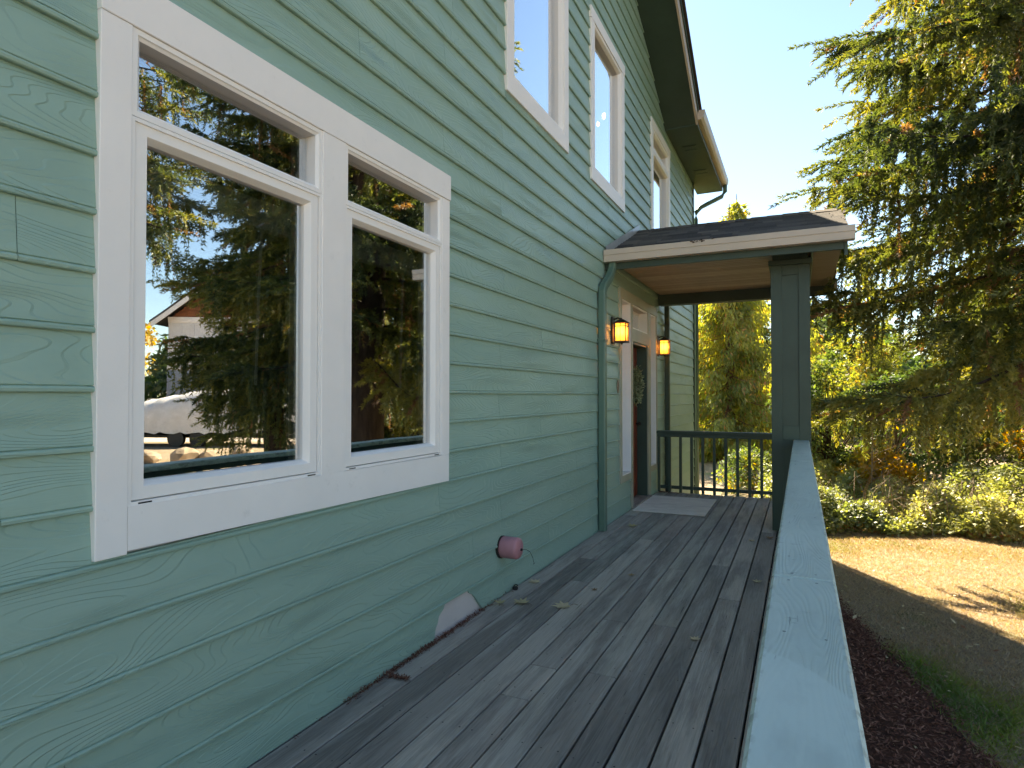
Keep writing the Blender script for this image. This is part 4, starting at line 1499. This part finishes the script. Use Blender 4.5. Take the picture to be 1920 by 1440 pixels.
def broad(name, label, base, H, spread, seed, nclump=60, per=120, leaf_l=.09, leaf_w=.05, mat='broad', zlo=.15, group=None, tone=(.1, .7), cat='tree', stems=3, cr=.32):
    """broadleaf tree or shrub: limbs run out to clumps of leaves"""
    g = np.random.default_rng(seed)
    root = empty(name, base)
    tag(root, label, cat, group)
    C = []
    while len(C) < nclump:
        p = g.uniform(-1, 1, 3)
        rr = np.linalg.norm(p)
        if rr > 1 or rr < .25 + .3 * g.uniform(): continue
        C.append((p[0] * spread * (1 - .25 * p[2]), p[1] * spread * (1 - .25 * p[2]), H * (zlo + (1 - zlo) * (p[2] * .5 + .5))))
    C = np.array(C)
    stems_p = []
    for k in range(stems):
        th = g.uniform(0, 6.28); rr = .08 * spread
        stems_p.append((rr * math.cos(th), rr * math.sin(th)))
    limbs = []
    r0 = .014 * H + .01
    for c in C:
        sx, sy = stems_p[int(g.integers(stems))]
        s = np.linspace(0, 1, 6)
        path = np.stack([sx + (c[0] - sx) * s ** 1.5, sy + (c[1] - sy) * s ** 1.5, c[2] * s ** .8], 1)
        path[:, :2] += g.normal(0, .02 * H, (6, 2)) * s[:, None]
        limbs.append((path, np.linspace(r0 * .5, .004, 6)))
    v, f = tube_arrays(limbs, 4)
    tag(obj('limbs', mesh('limbs', v, f, MT['twig'] if H < 3 else MT['bark'], True), root), kind='stuff')
    b = MB()
    for (sx, sy) in stems_p:
        b.tube([(sx, sy, -.15), (sx * .9, sy * .9, H * .2), (sx * 1.2, sy * 1.2, H * .5)], [r0 * 1.3, r0, r0 * .5], 8, False)
    b.build('trunk', MT['twig'] if H < 3 else MT['bark'], root, smooth=True)
    PV = []; PT = []
    for c in C:
        n = int(per * g.uniform(.6, 1.3))
        rad = cr * spread * g.uniform(.6, 1.2)
        dv = g.normal(size=(n, 3)); dv /= np.linalg.norm(dv, axis=1)[:, None]
        P = c + dv * rad * (g.uniform(0, 1, n) ** .5)[:, None] * np.array([1, 1, .75])
        D = dv * .6 + g.normal(size=(n, 3)) * .7 + np.array([0, 0, -.25])
        PV.append(kites(P, D, g.normal(size=(n, 3)) * .8 + np.array([0, 0, .8]), leaf_l * g.uniform(.6, 1.3, n), leaf_w * g.uniform(.7, 1.2, n)))
        tn = g.uniform(*tone)
        PT.append(np.clip(tn + g.normal(0, .12, n), 0, 1))
    obj('crown', quad_mesh('crown', np.concatenate(PV), MT[mat], np.concatenate(PT)), root)
    return root

# the big spruce at the right, its trunk out of the picture, also mirrored in the large window
spruce('spruce_tree', 'big drooping spruce with hanging needle curtains right of the porch', (5.0, 8.72, G), 21., .36, 4.05, 2.5, 21, dens=1.0, facing=None)
spruce('spruce_tree', 'tall spruce standing behind the big drooping spruce', (8.0, 15.0, G), 19., .3, 4.4, 1.2, 33, dens=.6, node=.06, kl=.10, kw=.03, ztop_dense=10.)
spruce('spruce_tree', 'spruce mirrored in the left pane of the large window', (9.3, 10.75, G), 15., .27, 2.3, 1.5, 44, dens=.75, node=.05, kl=.09, kw=.022, ztop_dense=9.)
spruce('spruce_tree', 'spruce whose boughs hang into the left of the mirrored view', (10.2, 7.7, G), 15., .27, 3.4, 5.6, 47, dens=.6, node=.055, kl=.09, kw=.024, ztop_dense=9.)
cedar('cedar_tree', 'tall yellow green cedar seen over the far deck railing', (-.25, 21.5, G), 8.5, .22, 2.7, .2, 5, dens=1.9)
cedar('cedar_tree', 'smaller cedar between the tall cedar and the post', (1.75, 23.5, G), 6.0, .16, 2.0, .2, 9, dens=1.3)
cedar('cedar_tree', 'cedar half hidden by the house corner', (-3.4, 22.0, G), 9.5, .2, 2.4, .3, 13, dens=.7)
spruce('fir_tree', 'hazy far fir right of the porch post', (4.6, 31.0, G), 8.6, .2, 2.6, .8, 55, dens=.4, node=.1, kl=.16, kw=.045, ztop_dense=5., mat='cedar')
spruce('fir_tree', 'far fir rising behind the bramble thicket', (8.2, 27.0, G), 9.5, .2, 2.8, .8, 56, dens=.4, node=.1, kl=.15, kw=.04, ztop_dense=5.)
spruce('fir_tree', 'far fir whose top shows above the porch roof', (-1.75, 42.5, G), 15.3, .25, 4.4, 1., 57, dens=.4, node=.13, kl=.24, kw=.07, ztop_dense=14., mat='cedar')
broad('shrub', 'green leafy shrub against the porch post', (2.35, 14.6, G), 3.1, 1.0, 61, 55, 150, .10, .05, tone=(.3, .75), cat='shrub')
broad('shrub', 'dark green shrub behind the bare sapling', (3.75, 16.2, G), 2.6, 1.3, 62, 60, 150, .10, .05, tone=(.05, .4), cat='shrub')
broad('shrub', 'low shrub with yellow leaves beside the bare sapling', (3.2, 13.4, G), 1.15, .6, 63, 26, 110, .09, .06, mat='yellow', tone=(.1, .7), cat='shrub')
broad('shrub', 'glowing orange yellow shrub at the right edge', (6.45, 15.2, G), 2.1, .9, 64, 34, 130, .10, .065, mat='yellow', tone=(.3, .8), cat='shrub')
broad('shrub', 'dark shrub under the hanging spruce boughs', (5.2, 16.8, G), 2.2, 1.4, 65, 55, 140, .10, .05, tone=(.05, .4), cat='shrub')
broad('shrub', 'shrub with a yellow leafed spray seen through the railing', (1.0, 14.0, G), .95, .9, 66, 30, 120, .09, .05, tone=(.15, .9), cat='shrub')
broad('maple_tree', 'yellow leafed maple mirrored at the left of the window', (30., 18.2, G), 9., 3.0, 67, 60, 150, .28, .2, mat='yellow', tone=(.1, .6))
broad('broadleaf_tree', 'rounded tree far behind the shrubs beside the post', (3.2, 40., G), 7.5, 3.4, 68, 70, 130, .34, .22, tone=(.35, .85))
broad('broadleaf_tree', 'rounded tree far behind the right hand brambles', (12., 34., G), 8., 4., 69, 70, 130, .34, .22, tone=(.2, .7))

def bare_sapling():
    root = empty('sapling', (3.05, 12.9, G))
    tag(root, 'thin bare grey sapling with a few orange leaves above the brambles', 'sapling')
    g = np.random.default_rng(77)
    b = MB(); tips = []
    b.tube([(0, 0, -.1), (.0, 0, .6), (.02, 0, 1.35), (-.02, .0, 2.1)], [.02, .017, .012, .004], 7)
    for k in range(9):
        z = .45 + k * .15; th = g.uniform(-1.0, .6); L = g.uniform(.35, .85)
        e = (L * math.cos(th), L * math.sin(th), z + .45 * L + .15)
        b.tube([(0, 0, z), (e[0] * .5, e[1] * .5, z + .22 * L), e], [.009, .006, .002], 5); tips.append(e)
    b.build('stem', MT['twig'], root)
    n = 60
    P = np.array([tips[i % 9] for i in range(n)]) + g.normal(0, .07, (n, 3))
    V = kites(P, g.normal(size=(n, 3)), g.normal(size=(n, 3)), g.uniform(.05, .09, n), g.uniform(.03, .05, n))
    obj('leaves', quad_mesh('leaves', V, MT['yellow'], g.uniform(.4, 1, n)), root)
bare_sapling()

def brambles():
    g = np.random.default_rng(91)
    n = 90000
    X = g.uniform(1.2, 9.5, n)
    front = 10.75 + .2 * (X - 2.3) + .12 * np.sin(X * 2.1) + .1 * np.sin(X * 5.3)
    dep = g.uniform(0, 1, n) ** 1.3 * 3.6
    top = (.36 + .33 * np.sin(X * .9 + 1.) * .4 + .25 * np.clip((X - 2.2) / 3, 0, 1) + .12 * np.sin(X * 3.1 + dep * 2) + .09 * np.sin(X * 7.7 - dep * 3)) * (1 - np.exp(-(dep + .12) / .28)) + .07 * dep
    u = g.uniform(0, 1, n)
    zz = top * np.where(g.uniform(size=n) < .6, 1 - .35 * u ** 2, u)
    zz = np.maximum(zz, .02)
    P = np.stack([X, front + dep + g.normal(0, .04, n), zz], 1)
    D = np.stack([g.normal(0, .8, n), g.normal(-.35, .7, n), g.normal(-.05, .45, n)], 1)
    N = g.normal(size=(n, 3)) * .55 + np.array([0, -.25, 1.])
    V = kites(P, D, N, g.uniform(.05, .10, n), g.uniform(.03, .055, n))
    tn = .42 + .2 * np.sin(X * 1.7 + dep) + .12 * np.sin(X * 4.1) + g.normal(0, .14, n)
    low = (zz < .45 * top) & (g.uniform(size=n) < .5)
    tn = np.where(low, g.uniform(.82, 1., n), np.clip(tn, 0, .82))
    o = obj('bramble_thicket', quad_mesh('bramble_thicket', V, MT['bramble'], tn), None, (0, 0, G))
    tag(o, 'sunlit bramble thicket along the far edge of the lawn', 'brambles', kind='stuff')
    # its canes
    b = []
    for k in range(260):
        x = g.uniform(1.3, 9.3); y = 10.8 + .2 * (x - 2.3) + g.uniform(0, 1.5); h = g.uniform(.35, .9); th = g.uniform(0, 6.28); L = g.uniform(.2, .7)
        b.append((np.array([(x, y, 0), (x + .2 * L * math.cos(th), y + .2 * L * math.sin(th), h * .7), (x + .6 * L * math.cos(th), y + .6 * L * math.sin(th), h), (x + L * math.cos(th), y + L * math.sin(th), h * .8)]), np.array([.006, .005, .004, .002])))
    v, f = tube_arrays(b, 4)
    c = obj('canes', mesh('canes', v, f, MT['chips'] if False else MT['twig']), o)
    tag(c, kind='stuff')
brambles()

def far_wood():
    """the wood that closes the view behind the trees one can tell apart"""
    g = np.random.default_rng(17)
    n = 60000
    a = g.uniform(-.35, 1.25, n)
    rad = g.uniform(42, 62, n)
    hgt = (4.2 + 1.6 * np.sin(a * 17) + 1.2 * np.sin(a * 41 + 1) + .9 * np.sin(a * 97)) * g.uniform(0, 1, n) ** .8
    P = np.stack([rad * np.sin(a), rad * np.cos(a), np.maximum(hgt, 0)], 1)
    D = np.stack([g.normal(0, .6, n), g.normal(0, .6, n), g.normal(-.4, .5, n)], 1)
    V = kites(P, D, g.normal(size=(n, 3)), g.uniform(.4, .9, n), g.uniform(.16, .32, n))
    tn = np.clip(.4 + .25 * np.sin(a * 17 + 2) + g.normal(0, .13, n), 0, .95)
    o = obj('far_wood', quad_mesh('far_wood', V, MT['broad'], tn), None, (0, 0, G))
    tag(o, 'far belt of mixed woodland closing the view', 'woodland', kind='stuff')
far_wood()

# ------------------------------------------------------------------ across the lawn, seen only in the window glass
def neighbour():
    root = empty('neighbour_house', (30.6, 27.2, G), (0, 0, R(-25)))
    tag(root, 'neighbouring house with brown shingled gable mirrored in the large window', 'house')
    # local: front face at y=0 looking to -y, width along x
    w, ez, rz, bz = 3.7, 6.9, 9.5, 3.7
    b = MB(); b.box(-w - 7, w, 0, 9, 0, bz); b.build('lower_wall', MT['house2_blue'], root)
    b = MB(); b.box(-w, w, .001, 9, bz, ez); b.build('upper_wall', MT['house2_wall'], root)
    for k in range(10):
        x = -w + .1 + k * .8
        box_part('batten', MT['house2_wall'], root, x, x + .06, -.03, 0, bz + .2, ez - .3, 0)
    for k in range(17):
        box_part('lap_board', MT['house2_blue'], root, -w - 7, w, -.022, 0, .05 + k * .21, .05 + k * .21 + .2, .004)
    b = MB(); b.prism([(-w, ez), (w, ez), (0, rz)], 'y', 0, 9); b.build('gable', MT['house2_brown'], root)
    z = ez + .2
    while z < rz - .3:
        hw = w * (rz - z - .12) / (rz - ez)
        box_part('shingle_course', MT['house2_brown'], root, -hw, hw, -.03, 0, z, z + .19, .004); z += .2
    sl = (rz - ez) / w
    xe = w + .8
    r = MB()
    for s in (-1, 1):
        poly = [(0, rz + .2), (s * xe, rz + .2 - sl * xe), (s * xe, rz + .4 - sl * xe), (0, rz + .42)]
        if s > 0: poly = list(reversed(poly))
        r.prism(poly, 'y', -.7, 9.5)
    r.build('roof', MT['shingle'], root)
    for s in (-1, 1):
        q = MB(); poly = [(0, rz - .1), (s * xe, rz - .1 - sl * xe), (s * xe, rz + .22 - sl * xe), (0, rz + .22)]
        if s > 0: poly = list(reversed(poly))
        q.prism(poly, 'y', -.76, -.7); q.build('barge_board', MT['white'], root)
    box_part('belly_band', MT['white'], root, -w, w, -.06, .0, ez - .2, ez + .15, .01)
    box_part('belly_band', MT['white'], root, -w - 7, w, -.05, .0, bz - .05, bz + .15, .01)
    for x in (-2.6, .6):
        box_part('window_frame', MT['white'], root, x, x + 1.4, -.07, -.001, 4.3, 5.8, .01)
        box_part('pane', MT['glass'], root, x + .12, x + 1.28, -.085, -.075, 4.42, 5.68, 0)
    box_part('garage_door', MT['dark'], root, -2.6, .4, -.03, -.001, .1, 2.3, .01)
    b = MB(); b.prism([(-.7, 3.6), (4.5, 5.4), (9.7, 3.6), (9.7, 3.8), (4.5, 5.62), (-.7, 3.8)], 'x', -w - 7.4, -w - .001); b.build('wing_roof', MT['shingle'], root)
neighbour()

def covered_boat():
    root = empty('covered_boat', (20.6, 18.6, G), (0, 0, R(155)))
    tag(root, 'boat on a trailer under a white tarp mirrored in the large window', 'boat')
    g = np.random.default_rng(8)
    xs = np.linspace(-4.3, 4.3, 34)
    v = []; f = []; m = 15
    for i, x in enumerate(xs):
        t = (x + 4.3) / 8.6
        wd = 1.15 * (1 - max(0, t - .6) ** 2 * 4.5) * (.8 + .2 * min(1, t * 8))
        hh = 1.45 + .65 * math.exp(-((t - .45) / .16) ** 2) + .1 * math.sin(x * 2)
        zb = .55 + .25 * max(0, t - .55)
        for j in range(m):
            u = j / (m - 1) * 2 - 1
            y = wd * math.copysign(abs(math.sin(u * math.pi / 2)) ** .8, u) * (1 + .06 * math.sin(x * 7 + j))
            z = zb + (hh - zb + .35) * (1 - abs(u) ** 2.6) + .05 * math.sin(x * 9 + u * 6) + g.normal(0, .012)
            v.append((x, y, z))
    for i in range(len(xs) - 1):
        for j in range(m - 1): f.append((i * m + j, i * m + j + 1, (i + 1) * m + j + 1, (i + 1) * m + j))
    f.append(tuple(range(m))); f.append(tuple((len(xs) - 1) * m + m - 1 - j for j in range(m)))
    obj('tarp', mesh('tarp', v, f, MT['tarp'], True), root)
    b = MB()
    b.prism([(-1.0, .58), (0, .30), (1.0, .58), (.95, .8), (-.95, .8)], 'x', -4.1, 2.8)
    b.build('hull', MT['black'], root)
    t = MB()
    t.box(-4.2, 5.4, -.6, -.5, .34, .44); t.box(-4.2, 5.4, .5, .6, .34, .44)
    t.build('trailer', MT['black'], root)
    for y in (-.95, .95):
        for x in (-1.4, -.5):
            w = MB(); w.tube([(x, y - .1, .33), (x, y + .1, .33)], .33, 18); w.build('wheel', MT['black'], root)
    for x in (-3.0, -1.0, 1.2, 2.8):
        s = MB(); th = np.linspace(-1, 1, 9)
        s.tube([(x + .15 * u, 1.19 * u, .62 + 1.35 * (1 - abs(u) ** 2.6)) for u in th], .012, 5); s.build('strap', MT['black'], root)
    q = MB(); q.box(4.0, 4.25, .55, .85, .75, 1.02, .05); q.build('marker_light', MT['orange'], root)
covered_boat()

def road():
    v = [(9, 27.5, 0), (38, 10.5, 0), (41, 16.5, 0), (12, 33.5, 0)]
    o = obj('gravel_drive', mesh('gravel_drive', v, [(0, 1, 2, 3)], MT['gravel']), None, (0, 0, G + .006))
    tag(o, 'pale gravel drive across the lawn', 'drive', kind='structure')
road()

def rocks():
    g = np.random.default_rng(4)
    import bmesh
    names = ['first', 'second', 'third', 'fourth', 'fifth', 'sixth']
    for k in range(6):
        bm = bmesh.new()
        bmesh.ops.create_icosphere(bm, subdivisions=2, radius=1.)
        sc = np.array([g.uniform(.35, .6), g.uniform(.3, .5), g.uniform(.22, .38)])
        off = g.normal(size=(5, 3)); off /= np.linalg.norm(off, axis=1)[:, None]
        for vv in bm.verts:
            p = np.array(vv.co)
            for o_ in off:
                dd = p @ o_
                if dd > .62: p = p - o_ * (dd - .62)
            vv.co = p * sc
        me = bpy.data.meshes.new('rock'); bm.to_mesh(me); bm.free(); me.materials.append(MT['rock'])
        s = k / 6
        o = obj('rock', me, None, (18.0 - 4.2 * s + g.normal(0, .2), 11.6 + 3.2 * s + g.normal(0, .2), G + .12), (0, 0, g.uniform(0, 6.28)))
        tag(o, names[k] + ' angular tan rock from the left in the border mirrored low in the window', 'rock', 'rocks bordering the lawn')
rocks()
def blue_bin():
    root = empty('recycling_bin', (17.2, 24.5, G), (0, 0, R(30)))
    tag(root, 'blue wheeled bin mirrored in the right pane of the large window', 'bin')
    b = MB()
    v = [(-.24, -.24, .08), (.24, -.24, .08), (.24, .24, .08), (-.24, .24, .08), (-.3, -.3, 1.0), (.3, -.3, 1.0), (.3, .32, 1.0), (-.3, .32, 1.0)]
    b.add(v, [(3, 2, 1, 0), (0, 1, 5, 4), (1, 2, 6, 5), (2, 3, 7, 6), (3, 0, 4, 7), (4, 5, 6, 7)]); b.build('body', MT['bluepl'], root)
    b = MB(); b.box(-.32, .32, -.34, .36, 1.003, 1.07, .02); b.build('lid', MT['bluepl'], root)
    for y in (-.26, .26):
        w = MB(); w.tube([(y - .03, .27, .11), (y + .03, .27, .11)], .11, 14); w.build('wheel', MT['black'], root)
blue_bin()
